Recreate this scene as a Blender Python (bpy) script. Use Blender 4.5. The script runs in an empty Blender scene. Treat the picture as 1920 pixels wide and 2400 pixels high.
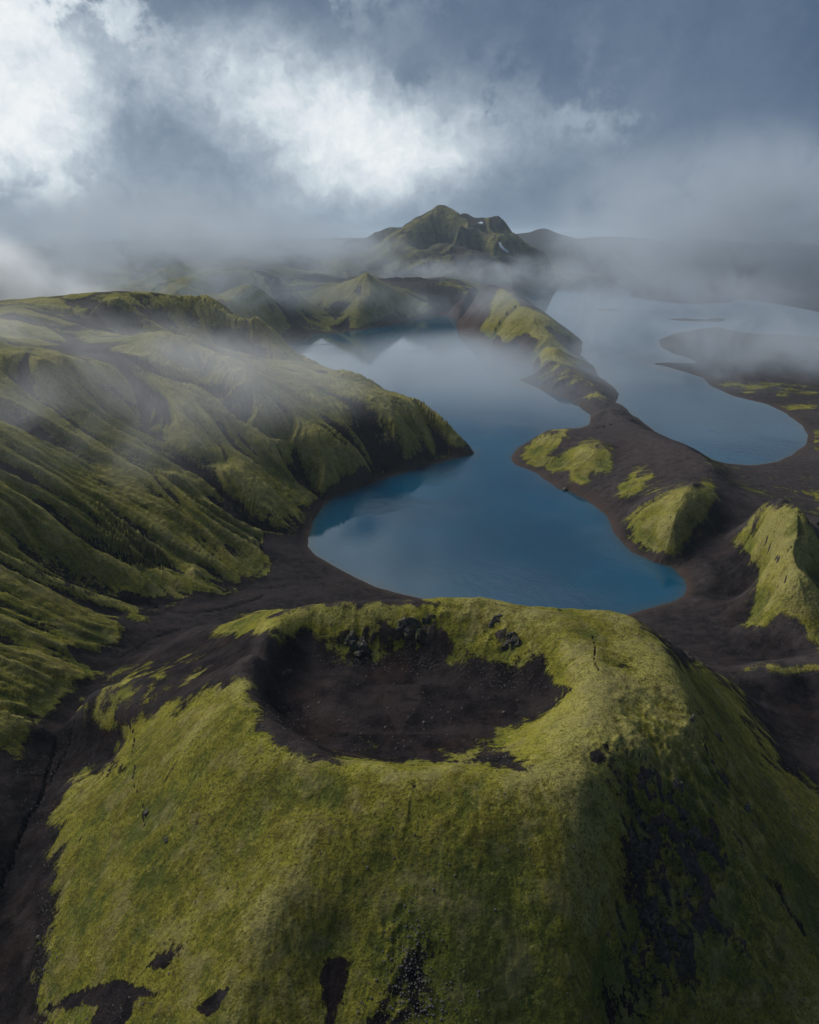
import bpy, bmesh, math, random
import numpy as np

rad = math.radians
rng = np.random.default_rng(7)
random.seed(7)
scene = bpy.context.scene

# ------------------------------------------------------------------ camera
# Design frame: the photograph measured as 1725 x 2156 units.
FW, FH, FOC, CU, CV = 1725.0, 2156.0, 1540.0, 862.5, 1078.0
CAM_Z = 400.0
PITCH = math.atan((CV - 495.0) / FOC)
SP, CP = math.sin(PITCH), math.cos(PITCH)
cam_data = bpy.data.cameras.new('camera')
cam = bpy.data.objects.new('camera', cam_data)
scene.collection.objects.link(cam)
scene.camera = cam
cam.location = (0, 0, CAM_Z)
cam.rotation_euler = (math.pi / 2 - PITCH, 0, 0)
cam_data.sensor_fit = 'HORIZONTAL'
cam_data.sensor_width = 36.0
cam_data.lens = 36.0 * FOC / FW
cam_data.clip_start = 1.0
cam_data.clip_end = 200000.0

# ------------------------------------------------------------------ light, sky, exposure
SUN_EL, SUN_AZ = 38.0, -54.0      # azimuth measured from +Y towards +X
scene.view_settings.view_transform = 'Standard'
scene.view_settings.look = 'None'
scene.view_settings.exposure = 0.0
scene.view_settings.gamma = 1.0
scene.view_settings.use_curve_mapping = False
scene.render.engine = 'CYCLES'
cy = scene.cycles
cy.max_bounces = 5; cy.diffuse_bounces = 2; cy.glossy_bounces = 2
cy.transmission_bounces = 2; cy.volume_bounces = 1; cy.transparent_max_bounces = 8
cy.caustics_reflective = False; cy.caustics_refractive = False
cy.use_denoising = True
cy.volume_step_rate = 1.0
cy.volume_max_steps = 256

sd_ = bpy.data.lights.new('sun', 'SUN')
sun = bpy.data.objects.new('sun', sd_)
scene.collection.objects.link(sun)
sd_.energy = 3.9
sd_.angle = rad(28)
sd_.color = (1.0, 0.965, 0.90)
sx = math.cos(rad(SUN_EL)) * math.sin(rad(SUN_AZ))
sy = math.cos(rad(SUN_EL)) * math.cos(rad(SUN_AZ))
sz = math.sin(rad(SUN_EL))
from mathutils import Vector
sun.rotation_euler = Vector((sx, sy, sz)).to_track_quat('Z', 'Y').to_euler()


class NT:
    """small helper for node trees"""
    def __init__(s, tree):
        s.t = tree; s.n = tree.nodes; s.l = tree.links

    def put(s, sock, v):
        if isinstance(v, bpy.types.NodeSocket): s.l.new(v, sock)
        elif v is not None: sock.default_value = v

    def math(s, op, a, b=None, c=None, clamp=False):
        n = s.n.new('ShaderNodeMath'); n.operation = op; n.use_clamp = clamp
        s.put(n.inputs[0], a)
        if b is not None: s.put(n.inputs[1], b)
        if c is not None: s.put(n.inputs[2], c)
        return n.outputs[0]

    def vmath(s, op, a, b=None, scale=None):
        n = s.n.new('ShaderNodeVectorMath'); n.operation = op
        s.put(n.inputs[0], a)
        if b is not None: s.put(n.inputs[1], b)
        if scale is not None: s.put(n.inputs['Scale'], scale)
        return n.outputs['Value'] if op in ('DOT_PRODUCT', 'LENGTH', 'DISTANCE') else n.outputs['Vector']

    def noise(s, vec, scale, detail=4.0, rough=0.55, dist=0.0, lac=2.0, color=False):
        n = s.n.new('ShaderNodeTexNoise'); s.put(n.inputs['Vector'], vec)
        n.inputs['Scale'].default_value = scale; n.inputs['Detail'].default_value = detail
        n.inputs['Roughness'].default_value = rough; n.inputs['Distortion'].default_value = dist
        n.inputs['Lacunarity'].default_value = lac
        return n.outputs['Color' if color else 'Fac']

    def maprange(s, v, a, b, c=0.0, d=1.0, smooth=True):
        n = s.n.new('ShaderNodeMapRange'); n.interpolation_type = 'SMOOTHSTEP' if smooth else 'LINEAR'
        s.put(n.inputs[0], v)
        for i, x in enumerate((a, b, c, d)): s.put(n.inputs[i + 1], x)
        return n.outputs[0]

    def mix(s, f, a, b, mode='MIX'):
        n = s.n.new('ShaderNodeMix'); n.data_type = 'RGBA'; n.blend_type = mode
        s.put(n.inputs[0], f); s.put(n.inputs[6], a); s.put(n.inputs[7], b)
        return n.outputs[2]

    def attr(s, name):
        n = s.n.new('ShaderNodeAttribute'); n.attribute_name = name; return n.outputs['Fac']


def C4(r, g, b): return (r, g, b, 1.0)
def srgb(r, g, b):
    f = lambda c: (c / 255 / 12.92) if c / 255 <= 0.04045 else ((c / 255 + 0.055) / 1.055) ** 2.4
    return (f(r), f(g), f(b), 1.0)


def cam_dir(u, v):
    X = (u - CU) / FOC; Y = -(v - CV) / FOC
    d = Vector((X, CP + Y * SP, -SP + Y * CP))
    return d.normalized()


world = bpy.data.worlds.new('World')
scene.world = world
world.use_nodes = True
w = NT(world.node_tree)
for n in list(w.n): w.n.remove(n)
out = w.n.new('ShaderNodeOutputWorld')
sky = w.n.new('ShaderNodeTexSky'); sky.sky_type = 'NISHITA'; sky.sun_disc = False
sky.sun_elevation = rad(SUN_EL); sky.sun_rotation = rad(SUN_AZ)
sky.altitude = 500
bg_sky = w.n.new('ShaderNodeBackground'); bg_sky.inputs['Strength'].default_value = 0.055
w.l.new(sky.outputs[0], bg_sky.inputs['Color'])
tc = w.n.new('ShaderNodeTexCoord')
D = w.vmath('NORMALIZE', tc.outputs['Generated'])
# warped direction for ragged cloud edges
wn = w.noise(D, 3.2, 5, 0.6, color=True)
wv = w.vmath('SCALE', w.vmath('SUBTRACT', wn, (0.5, 0.5, 0.5)), scale=0.10)
DW = w.vmath('ADD', D, wv)
wn2 = w.noise(D, 13.0, 6, 0.62, color=True)
DW = w.vmath('ADD', DW, w.vmath('SCALE', w.vmath('SUBTRACT', wn2, (0.5, 0.5, 0.5)), scale=0.062))


# cloud brightness (as grey levels) over the sky in view and on beyond its edges: rows of elevation, columns of azimuth
SKY_U = [-520, -240, 0, 150, 300, 430, 560, 690, 820, 950, 1080, 1300, 1560, 1900, 2250]
SKY = {
    -900: [245, 245, 245, 245, 245, 245, 245, 245, 240, 230, 220, 205, 190, 175, 170],
    -520: [235, 235, 235, 235, 235, 235, 235, 225, 190, 145, 105, 82, 78, 76, 76],
    -260: [225, 215, 195, 180, 170, 160, 150, 140, 130, 118, 108, 100, 94, 90, 90],
    -120: [205, 150, 126, 116, 108, 104, 104, 108, 110, 110, 108, 102, 98, 94, 92],
    -20: [200, 160, 128, 112, 104, 102, 104, 108, 110, 112, 112, 108, 102, 98, 96],
    80: [225, 215, 208, 172, 186, 184, 162, 136, 120, 116, 114, 112, 104, 98, 98],
    160: [230, 228, 226, 208, 156, 200, 204, 178, 158, 136, 128, 116, 106, 99, 98],
    240: [232, 232, 226, 218, 132, 152, 212, 232, 214, 160, 165, 122, 110, 100, 100],
    320: [225, 222, 222, 214, 132, 132, 150, 224, 242, 190, 150, 126, 114, 102, 102],
    385: [190, 196, 206, 190, 146, 146, 150, 176, 240, 222, 138, 128, 118, 104, 104],
    430: [130, 130, 128, 142, 150, 156, 158, 158, 116, 112, 112, 122, 116, 106, 106],
    480: [105, 106, 100, 112, 138, 148, 150, 146, 118, 116, 122, 126, 122, 110, 110],
    560: [110, 110, 110, 115, 130, 135, 135, 130, 120, 120, 122, 125, 120, 112, 112],
}
nodes_ = []
for v_, row in SKY.items():
    for u_, g_ in zip(SKY_U, row):
        if v_ <= -220 and SKY_U.index(u_) % 2 == 1: continue
        if v_ in (160, ) and u_ in (1560,): continue
        s_ = .08 if v_ <= -220 else (.055 if (u_ > 1200 or u_ < -100) else .034)
        nodes_.append((cam_dir(u_, v_), g_ / 255.0, s_))
num = None; den = None
for c_, g_, k_ in nodes_:
    e_ = w.math('EXPONENT', w.math('MULTIPLY_ADD', w.vmath('DOT_PRODUCT', DW, tuple(c_)), 1 / k_ ** 2, -1 / k_ ** 2))
    num = w.math('MULTIPLY', e_, float(g_)) if num is None else w.math('MULTIPLY_ADD', e_, float(g_), num)
    den = e_ if den is None else w.math('ADD', den, e_)
val = w.math('DIVIDE', w.math('ADD', num, 1e-9 * .4), w.math('ADD', den, 1e-9))
val = w.math('MULTIPLY_ADD', w.maprange(val, .50, .82), .13, val)
n1 = w.noise(D, 4.5, 8, 0.60, 0.3)
n2 = w.noise(D, 15.0, 8, 0.62, 0.2)
bw = w.maprange(val, .42, .80, .22, 1.0)
tex = w.math('ADD', w.math('MULTIPLY', w.math('SUBTRACT', n1, .5), .42), w.math('MULTIPLY', w.math('SUBTRACT', n2, .5), .34))
tex = w.math('MULTIPLY_ADD', w.math('SUBTRACT', w.noise(DW, 34.0, 8, .64, .3), .5), .30, tex)
val = w.math('MULTIPLY_ADD', tex, bw, val)
ramp = w.n.new('ShaderNodeValToRGB')
cr = ramp.color_ramp
cr.elements[0].position = 0.0; cr.elements[0].color = srgb(30, 42, 58)
cr.elements[1].position = 1.0; cr.elements[1].color = srgb(244, 247, 249)
for g_, c in ((90, (70, 90, 118)), (110, (93, 112, 136)), (130, (115, 132, 152)), (150, (137, 152, 169)), (180, (170, 183, 196)), (210, (203, 214, 222)), (230, (226, 233, 238))):
    e = cr.elements.new(g_ / 255); e.color = srgb(*c)
w.l.new(val, ramp.inputs[0])
# right hand side of the sky a little darker and bluer
bg_cl = w.n.new('ShaderNodeBackground'); bg_cl.inputs['Strength'].default_value = 1.0
w.l.new(ramp.outputs[0], bg_cl.inputs['Color'])
mx = w.n.new('ShaderNodeMixShader'); mx.inputs[0].default_value = 0.97
w.l.new(bg_sky.outputs[0], mx.inputs[1]); w.l.new(bg_cl.outputs[0], mx.inputs[2])
w.l.new(mx.outputs[0], out.inputs['Surface'])

# ------------------------------------------------------------------ measuring helpers
def P(u, v, z):
    X = (u - CU) / FOC; Y = -(v - CV) / FOC
    dx, dy, dz = X, CP + Y * SP, -SP + Y * CP
    t = (z - CAM_Z) / dz
    return (dx * t, dy * t, z)


def Q(u, v, y):
    """point seen at (u, v) at forward distance y"""
    X = (u - CU) / FOC; Y = -(v - CV) / FOC
    dx, dy, dz = X, CP + Y * SP, -SP + Y * CP
    t = y / dy
    return (dx * t, y, CAM_Z + dz * t)


def project(x, y, z):
    zc = y * CP - (z - CAM_Z) * SP
    up = y * SP + (z - CAM_Z) * CP
    zc = np.maximum(zc, 1e-3)
    return CU + FOC * x / zc, CV - FOC * up / zc


def lp(x, y): return math.log(math.hypot(x, y)), math.atan2(x, y)

# ------------------------------------------------------------------ control points of the relief
ctrl = []            # (lnr, theta, z, region)
REG = {'valley_floor': 0, 'crater_hill': 1, 'moss_massif': 2, 'lakeside_hills': 3, 'isthmus_ridge': 4,
       'mountain': 5, 'cone_hill': 6, 'far_hills': 7, 'lava_peninsula': 8}


def line(reg, pts, mode='z', step=0.035):
    W = []
    for (u, v, k) in pts:
        W.append(P(u, v, k) if mode == 'z' else Q(u, v, k))
    prev = None
    for p in W:
        if prev is not None:
            a = lp(prev[0], prev[1]); b = lp(p[0], p[1])
            n = max(1, int(math.hypot(a[0] - b[0], a[1] - b[1]) / step))
            for i in range(1, n):
                t = i / n
                q = [prev[j] + (p[j] - prev[j]) * t for j in range(3)]
                l = lp(q[0], q[1]); ctrl.append((l[0], l[1], q[2], REG[reg]))
        l = lp(p[0], p[1]); ctrl.append((l[0], l[1], p[2], REG[reg]))
        prev = p


def dots(reg, pts, mode='z'):
    for (u, v, k) in pts:
        p = P(u, v, k) if mode == 'z' else Q(u, v, k)
        l = lp(p[0], p[1]); ctrl.append((l[0], l[1], p[2], REG[reg]))


CH = 'crater_hill'
# rim
RIM = [(590, 1300, 184), (650, 1278, 186), (720, 1268, 188), (800, 1268, 188), (870, 1270, 187), (930, 1266, 188), (1000, 1261, 190), (1040, 1268, 189),
       (1100, 1280, 189), (1150, 1320, 190), (1205, 1370, 192), (1242, 1430, 194), (1245, 1500, 195), (1215, 1560, 196), (1170, 1610, 196),
       (1100, 1636, 196), (1000, 1640, 195), (930, 1632, 194), (850, 1638, 195), (780, 1626, 194), (700, 1612, 194), (640, 1596, 193),
       (585, 1560, 192), (545, 1515, 191), (515, 1465, 190), (522, 1425, 188), (548, 1385, 186), (566, 1345, 185), (590, 1300, 184)]
line(CH, RIM, step=.03)
# lower lip line inside the crater
line(CH, [(640, 1350, 172), (700, 1372, 168), (770, 1388, 166), (850, 1385, 166), (930, 1392, 166), (1010, 1412, 166), (1080, 1440, 167), (1130, 1450, 170), (1150, 1490, 170),
          (1090, 1535, 169), (1020, 1572, 169), (940, 1590, 168), (860, 1600, 168), (780, 1588, 168), (700, 1575, 168), (640, 1545, 168), (590, 1500, 168), (585, 1440, 168), (605, 1390, 170), (640, 1350, 172)], step=.03)
dots(CH, [(860, 1480, 164), (760, 1450, 164), (960, 1480, 164), (860, 1540, 164), (760, 1520, 165), (1000, 1530, 166), (690, 1440, 165), (1060, 1490, 166), (680, 1500, 166)])
# little lobes of the near lip
dots(CH, [(800, 1612, 194), (950, 1612, 195), (1050, 1610, 182), (870, 1618, 186), (720, 1600, 188)])
# plateau right of the crater
line(CH, [(1100, 1275, 186), (1200, 1290, 184), (1260, 1286, 183), (1310, 1292, 180), (1345, 1305, 177)])
line(CH, [(1345, 1305, 177), (1385, 1345, 178), (1420, 1400, 180), (1448, 1470, 180), (1455, 1545, 179), (1430, 1600, 176), (1360, 1640, 179)])
dots(CH, [(1300, 1400, 187), (1330, 1500, 190), (1280, 1580, 193), (1340, 1580, 189), (1250, 1340, 187)])
dots(CH, [(1408, 1500, 182)])
# right flank down to the black valley
line(CH, [(1345, 1305, 177), (1440, 1378, 118), (1490, 1405, 88), (1540, 1432, 62)])
line(CH, [(1448, 1470, 180), (1500, 1500, 140), (1560, 1520, 105), (1640, 1570, 70)])
line(CH, [(1455, 1545, 179), (1540, 1600, 140), (1620, 1650, 105), (1725, 1720, 70)])
line(CH, [(1430, 1600, 176), (1500, 1700, 156), (1560, 1780, 140), (1640, 1880, 112), (1725, 1980, 85)])
line(CH, [(1360, 1640, 179), (1400, 1740, 164), (1440, 1850, 148), (1480, 1980, 130), (1540, 2156, 105)])
line(CH, [(1345, 1700, 172), (1340, 1800, 160), (1330, 1900, 150), (1310, 2020, 138), (1290, 2156, 128)])
# near face
line(CH, [(900, 1640, 195), (900, 1720, 190), (905, 1800, 183), (905, 1950, 169), (905, 2156, 150)])
line(CH, [(1100, 1640, 196), (1110, 1720, 190), (1120, 1830, 180), (1130, 1980, 166), (1140, 2156, 149)])
line(CH, [(1240, 1640, 193), (1240, 1760, 182), (1240, 1880, 170), (1230, 2020, 158), (1220, 2156, 148)])
# crest left of the face
line(CH, [(760, 1625, 194.5), (700, 1680, 188.8), (665, 1740, 183.6), (625, 1830, 175.6), (570, 1920, 168), (520, 2020, 158), (480, 2156, 147)])
line(CH, [(700, 2000, 157), (690, 2156, 145)])
line(CH, [(600, 1640, 186), (540, 1740, 173), (480, 1840, 161), (400, 1960, 147), (340, 2156, 131)])
# left shoulder
line(CH, [(515, 1465, 190), (440, 1500, 178), (380, 1560, 165), (330, 1640, 150), (280, 1740, 135), (230, 1850, 128), (190, 2000, 118), (170, 2156, 108)])
line(CH, [(515, 1465, 190), (400, 1480, 165), (310, 1500, 140), (230, 1490, 122), (180, 1480, 112), (165, 1495, 104)])
line(CH, [(180, 1478, 116), (215, 1500, 118), (260, 1530, 122)])
dots(CH, [(200, 1560, 99), (240, 1590, 106), (160, 1560, 92)])
line(CH, [(230, 1560, 108), (215, 1610, 104)])
line(CH, [(150, 1640, 104), (115, 1750, 102), (100, 1850, 100), (90, 2000, 96), (80, 2156, 90)])
line(CH, [(548, 1385, 186), (480, 1370, 160), (420, 1380, 138), (350, 1400, 112), (280, 1420, 92)])
line(CH, [(590, 1300, 184), (540, 1295, 155), (480, 1310, 120), (420, 1320, 92)])
line(CH, [(620, 1285, 184), (560, 1283, 140)])
# hidden back of the hill going down to the beach
for (x, y, z) in ((-60, 440, 150), (0, 455, 150), (60, 455, 150), (-60, 520, 95), (0, 530, 95), (60, 530, 95), (-60, 600, 45), (0, 620, 45), (70, 620, 45),
                  (120, 520, 100), (130, 600, 50), (180, 560, 60), (0, 680, 12), (90, 670, 12), (-80, 660, 20), (-150, 560, 60), (-130, 480, 100)):
    l = lp(x, y); ctrl.append((l[0], l[1], z, 1))
# under the frame
for (x, z) in ((-150, 70), (-100, 80), (-50, 95), (0, 100), (50, 98), (100, 85), (150, 60)):
    for y, k in ((90, 1.0), (40, .7)):
        l = lp(x * y / 90, y); ctrl.append((l[0], l[1], z * k, 1))

VF = 'valley_floor'
# gully at the left foot
line(VF, [(640, 1225, 8), (560, 1248, 18), (470, 1275, 30), (390, 1300, 42), (330, 1335, 54), (270, 1380, 66), (200, 1440, 78), (160, 1490, 84), (125, 1570, 88),
          (95, 1650, 90), (60, 1740, 90), (25, 1840, 86), (-30, 1960, 80), (-80, 2156, 70)])
line(VF, [(40, 2000, 84), (30, 2156, 78)])
line(VF, [(60, 1600, 96), (0, 1700, 100), (-80, 1800, 105)])
# beach near side
line(VF, [(700, 1215, 5), (760, 1245, 4)])
line(VF, [(620, 1150, 10), (600, 1200, 14)])
# black valley right
line(VF, [(1360, 1310, 8), (1420, 1300, 8), (1470, 1260, 10), (1490, 1220, 12), (1480, 1160, 16), (1510, 1110, 28), (1535, 1060, 40)])
line(VF, [(1420, 1350, 14), (1500, 1390, 26), (1540, 1400, 34)])
line(VF, [(1480, 1330, 14), (1540, 1350, 20), (1620, 1385, 26)])
line(VF, [(1600, 1470, 36), (1660, 1500, 34), (1725, 1520, 30)])
line(VF, [(1640, 1560, 45), (1725, 1620, 48), (1800, 1700, 40)])
line(VF, [(1543, 1426, 44), (1590, 1408, 50), (1635, 1398, 54), (1670, 1412, 50), (1725, 1403, 56), (1800, 1400, 60)])
dots(VF, [(1620, 1440, 44), (1700, 1450, 40)])

MM = 'moss_massif'
# headland crest
line(MM, [(1000, 956, 0), (975, 925, 22), (950, 897, 42), (918, 872, 60), (880, 846, 78), (845, 830, 92), (800, 817, 110), (755, 797, 124), (722, 783, 136), (690, 786, 140), (650, 774, 150),
          (600, 770, 158), (560, 770, 164), (520, 777, 172), (475, 759, 190), (430, 741, 203), (395, 706, 226), (345, 699, 235), (300, 704, 232), (262, 716, 228)])
dots(MM, [(900, 960, 22), (850, 930, 50), (850, 975, 14), (760, 880, 92), (760, 960, 48), (760, 1005, 16), (690, 880, 100), (690, 960, 58), (690, 1010, 26), (620, 840, 125), (640, 930, 80)])
# knob ridge spur down
line(MM, [(345, 699, 235), (320, 740, 215), (300, 770, 200), (360, 810, 175), (396, 823, 165), (469, 875, 132), (526, 917, 104), (573, 953, 78), (615, 985, 50), (656, 1011, 22)])
line(MM, [(475, 759, 190), (500, 820, 160), (540, 870, 125), (600, 930, 88), (660, 975, 48)])
line(MM, [(425, 790, 170), (470, 835, 145), (525, 885, 112), (580, 930, 80)])
# basin
dots(MM, [(150, 720, 222), (200, 745, 214), (224, 770, 206), (120, 745, 226)])
# back rim
line(MM, [(-120, 730, 235), (0, 684, 255), (75, 655, 262), (120, 645, 264), (165, 640, 265), (250, 639, 266), (300, 630, 268), (350, 624, 270), (400, 626, 264), (430, 631, 256), (475, 667, 222), (525, 703, 188),
          (590, 731, 148), (650, 761, 98), (692, 786, 58)])
dots(MM, [(250, 690, 222), (330, 672, 228), (420, 690, 202), (520, 740, 150), (600, 762, 110)])
# main slopes
line(MM, [(-100, 700, 262), (0, 710, 250), (80, 740, 238), (135, 766, 228), (190, 830, 185), (225, 880, 155), (260, 938, 132), (312, 980, 112), (375, 1011, 98), (432, 1084, 66), (484, 1136, 42), (537, 1188, 20)])
line(MM, [(172, 778, 212), (286, 799, 185), (330, 860, 150), (400, 930, 112), (440, 970, 88)])
line(MM, [(300, 900, 130), (365, 964, 104), (453, 1052, 58), (521, 1094, 36), (589, 1105, 16)])
line(MM, [(470, 985, 84), (530, 1030, 58), (580, 1060, 34), (615, 1080, 16)])
line(MM, [(0, 800, 222), (60, 860, 190), (110, 930, 160), (150, 1000, 135), (220, 1080, 105), (300, 1140, 75), (380, 1190, 48), (440, 1225, 30)])
line(MM, [(0, 900, 196), (60, 980, 165), (120, 1060, 132), (200, 1120, 98), (290, 1172, 66), (350, 1200, 48)])
line(MM, [(0, 1058, 160), (104, 1136, 118), (219, 1186, 80), (292, 1192, 64), (340, 1200, 55), (417, 1211, 42), (458, 1245, 24)])
line(MM, [(0, 1130, 142), (52, 1162, 118), (125, 1200, 90), (208, 1242, 62), (292, 1273, 44)])
line(MM, [(0, 1198, 135), (80, 1215, 112), (156, 1240, 88), (240, 1275, 64), (312, 1290, 52)])
line(MM, [(0, 1300, 124), (80, 1310, 104), (160, 1330, 86), (240, 1350, 70)])
line(MM, [(0, 1400, 118), (80, 1410, 102), (160, 1425, 84)])
line(MM, [(0, 1500, 114), (70, 1530, 100)])
for (th, r, z) in ((-48, 400, 130), (-50, 600, 170), (-50, 800, 215), (-48, 1100, 265), (-45, 1500, 280), (-40, 1900, 250), (-55, 300, 120), (-50, 200, 95), (-52, 120, 60)):
    ctrl.append((math.log(r), rad(th), z, 2))
# hidden back of the massif
dots(MM, [(300, 700, 20), (200, 700, 20), (420, 712, 20), (500, 730, 12), (560, 745, 8)])

LH = 'lakeside_hills'
line(LH, [(1120, 925, 18), (1146, 911, 32), (1175, 908, 36), (1193, 910, 34)])                       # first mound
dots(LH, [(1125, 955, 12), (1150, 975, 9), (1170, 940, 26), (1185, 980, 12)])
line(LH, [(1193, 910, 34), (1230, 918, 36), (1287, 916, 42), (1342, 917, 50), (1380, 922, 56), (1415, 928, 60), (1458, 942, 64), (1488, 960, 66), (1502, 985, 62), (1500, 1005, 55)])
line(LH, [(1215, 955, 34), (1240, 936, 46), (1262, 931, 50), (1285, 940, 44)])                       # second mound
dots(LH, [(1190, 1010, 10), (1215, 1020, 12), (1200, 985, 20), (1250, 975, 32), (1235, 1010, 18), (1290, 970, 34)])
dots(LH, [(1180, 960, 20), (1160, 990, 10)])
line(LH, [(1370, 985, 48), (1345, 1000, 40), (1310, 1040, 24)])                                      # third
dots(LH, [(1400, 970, 58), (1440, 970, 62), (1280, 1030, 18), (1340, 960, 46), (1330, 1060, 20), (1400, 1000, 50)])
line(LH, [(1340, 1068, 34), (1380, 1045, 52), (1420, 1028, 68), (1454, 1019, 78), (1475, 1023, 76), (1492, 1019, 74)])  # big mound
line(LH, [(1454, 1019, 78), (1438, 1045, 70), (1424, 1080, 56), (1415, 1110, 42), (1405, 1145, 22), (1398, 1174, 8)])
line(LH, [(1492, 1019, 74), (1508, 1045, 62), (1510, 1065, 52), (1490, 1090, 42), (1470, 1125, 26), (1445, 1160, 14)])
dots(LH, [(1306, 1098, 8), (1330, 1130, 8), (1365, 1150, 10), (1360, 1100, 30), (1390, 1075, 46)])
line(LH, [(1600, 1070, 84), (1630, 1062, 100), (1654, 1060, 114), (1656, 1075, 112), (1661, 1100, 106), (1667, 1140, 98), (1668, 1176, 90), (1660, 1210, 82), (1655, 1240, 76), (1680, 1285, 64), (1725, 1350, 48)])
dots(LH, [(1545, 1142, 34), (1560, 1182, 28), (1586, 1221, 26), (1573, 1251, 20), (1560, 1315, 20), (1600, 1110, 66), (1610, 1200, 50), (1600, 1290, 34), (1640, 1320, 36), (1570, 1100, 48)])
line(LH, [(1654, 1060, 114), (1690, 1110, 86), (1725, 1150, 58), (1780, 1230, 30)])
dots(LH, [(1725, 1260, 46), (1800, 1320, 25), (1900, 1200, 15), (1900, 1400, 30), (2100, 1300, 40)])
# ground behind, right
line(LH, [(1530, 1000, 30), (1560, 1040, 36), (1600, 1050, 30)])
dots(LH, [(1540, 1000, 14), (1600, 1010, 10), (1650, 1020, 10), (1700, 1030, 9), (1725, 1080, 14), (1700, 980, 5), (1640, 990, 6), (1725, 960, 10)])

IR = 'isthmus_ridge'
line(IR, [(983, 609, 150), (1020, 606, 172), (1055, 605, 185), (1068, 618, 176), (1082, 634, 160), (1099, 646, 150), (1126, 652, 144), (1148, 660, 134), (1166, 672, 118), (1184, 690, 92), (1205, 706, 50), (1225, 716, 16), (1238, 718, 2)])
line(IR, [(1055, 605, 185), (1045, 635, 150), (1030, 665, 105), (1010, 690, 55)])
line(IR, [(1099, 646, 150), (1080, 670, 118), (1060, 695, 80), (1040, 715, 40)])
line(IR, [(1126, 652, 144), (1130, 680, 112), (1130, 710, 78), (1140, 740, 52)])
line(IR, [(1184, 690, 92), (1180, 720, 62), (1185, 745, 44), (1195, 765, 38), (1215, 785, 36)])
line(IR, [(1140, 740, 52), (1150, 765, 44), (1180, 785, 38), (1215, 800, 36), (1245, 815, 30), (1265, 830, 22), (1275, 845, 20), (1290, 862, 24), (1315, 878, 30), (1350, 895, 36), (1390, 912, 44)])
dots(IR, [(1110, 797, 4), (1150, 803, 12), (1190, 822, 14), (1230, 840, 12), (1230, 760, 16), (1255, 800, 14), (1280, 895, 30), (1250, 900, 22)])
dots(IR, [(985, 650, 60), (960, 640, 60), (940, 645, 30), (900, 640, 60), (925, 620, 90)])

CO = 'cone_hill'
line(CO, [(625, 658, 3900), (660, 640, 3900), (700, 613, 3880), (735, 592, 3850), (762, 577, 3820), (772, 573, 3800), (785, 582, 3820), (810, 597, 3900), (850, 618, 4000), (885, 642, 4000), (905, 658, 3950)], 'y')
line(CO, [(772, 573, 3800), (776, 610, 3680), (768, 640, 3580), (745, 668, 3480), (720, 690, 3420)], 'y')
line(CO, [(772, 573, 3800), (800, 630, 3650), (830, 665, 3560)], 'y')
line(CO, [(752, 584, 3800), (772, 574, 3790), (792, 588, 3800)], 'y')
dots(CO, [(650, 668, 10), (700, 665, 40), (690, 645, 75), (800, 680, 12), (850, 660, 30), (870, 668, 8)])
FH_ = 'far_hills'
line(FH_, [(500, 690, 20), (530, 678, 45), (570, 670, 60), (610, 675, 55), (645, 695, 20)])          # low hill by the lake
line(FH_, [(425, 600, 3300), (470, 585, 3400), (520, 575, 3500), (560, 572, 3600), (600, 590, 3600), (630, 620, 3600)], 'y')
line(FH_, [(440, 640, 2900), (490, 615, 3000), (530, 598, 3100), (560, 612, 3120), (590, 635, 3150), (615, 655, 3200)], 'y')
line(FH_, [(165, 634, 2900), (210, 622, 3100), (260, 608, 3300), (300, 602, 3400), (340, 612, 3300), (390, 616, 3000)], 'y')
dots(FH_, [(200, 640, 10), (120, 625, 4), (50, 640, 3), (0, 650, 3), (100, 600, 5), (0, 600, 5), (250, 590, 8), (350, 590, 10)])
line(FH_, [(10, 560, 5200), (40, 553, 5200), (90, 562, 5200)], 'y')
dots(FH_, [(600, 580, 10), (680, 592, 5), (640, 600, 8), (740, 590, 15)])
line(FH_, [(20, 522, 8200), (60, 515, 8300), (100, 528, 8500)], 'y')
line(FH_, [(150, 512, 11000), (200, 508, 11000), (300, 506, 11500), (420, 503, 12000), (560, 505, 12000), (700, 503, 12500), (780, 500, 12500)], 'y')
line(FH_, [(560, 540, 6500), (640, 532, 6700), (720, 540, 6500), (780, 548, 6300)], 'y')
line(FH_, [(350, 560, 5200), (430, 548, 5400), (520, 545, 5500)], 'y')
line(FH_, [(1095, 493, 12500), (1120, 487, 12500), (1145, 477, 12500), (1165, 489, 12500), (1190, 498, 12500)], 'y')
line(FH_, [(1210, 505, 10500), (1260, 498, 10500), (1310, 497, 10500), (1350, 501, 10500), (1400, 514, 10500), (1440, 512, 10000), (1472, 503, 10000), (1520, 512, 10000), (1600, 520, 10000), (1660, 517, 10000), (1725, 524, 10000), (1900, 520, 10000)], 'y')
dots(FH_, [(1260, 545, 30), (1350, 548, 40), (1450, 550, 30), (1550, 560, 20), (1650, 575, 20), (1725, 580, 30), (1300, 575, 8), (1420, 590, 8), (1600, 610, 8), (1725, 625, 10), (1850, 640, 10)])
for th in (-50, -35, -20, -8, 5, 18, 32, 50):
    ctrl.append((math.log(16000), rad(th), 60, 7)); ctrl.append((math.log(30000), rad(th), 120, 7)); ctrl.append((math.log(70000), rad(th), 150, 7))
    
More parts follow.
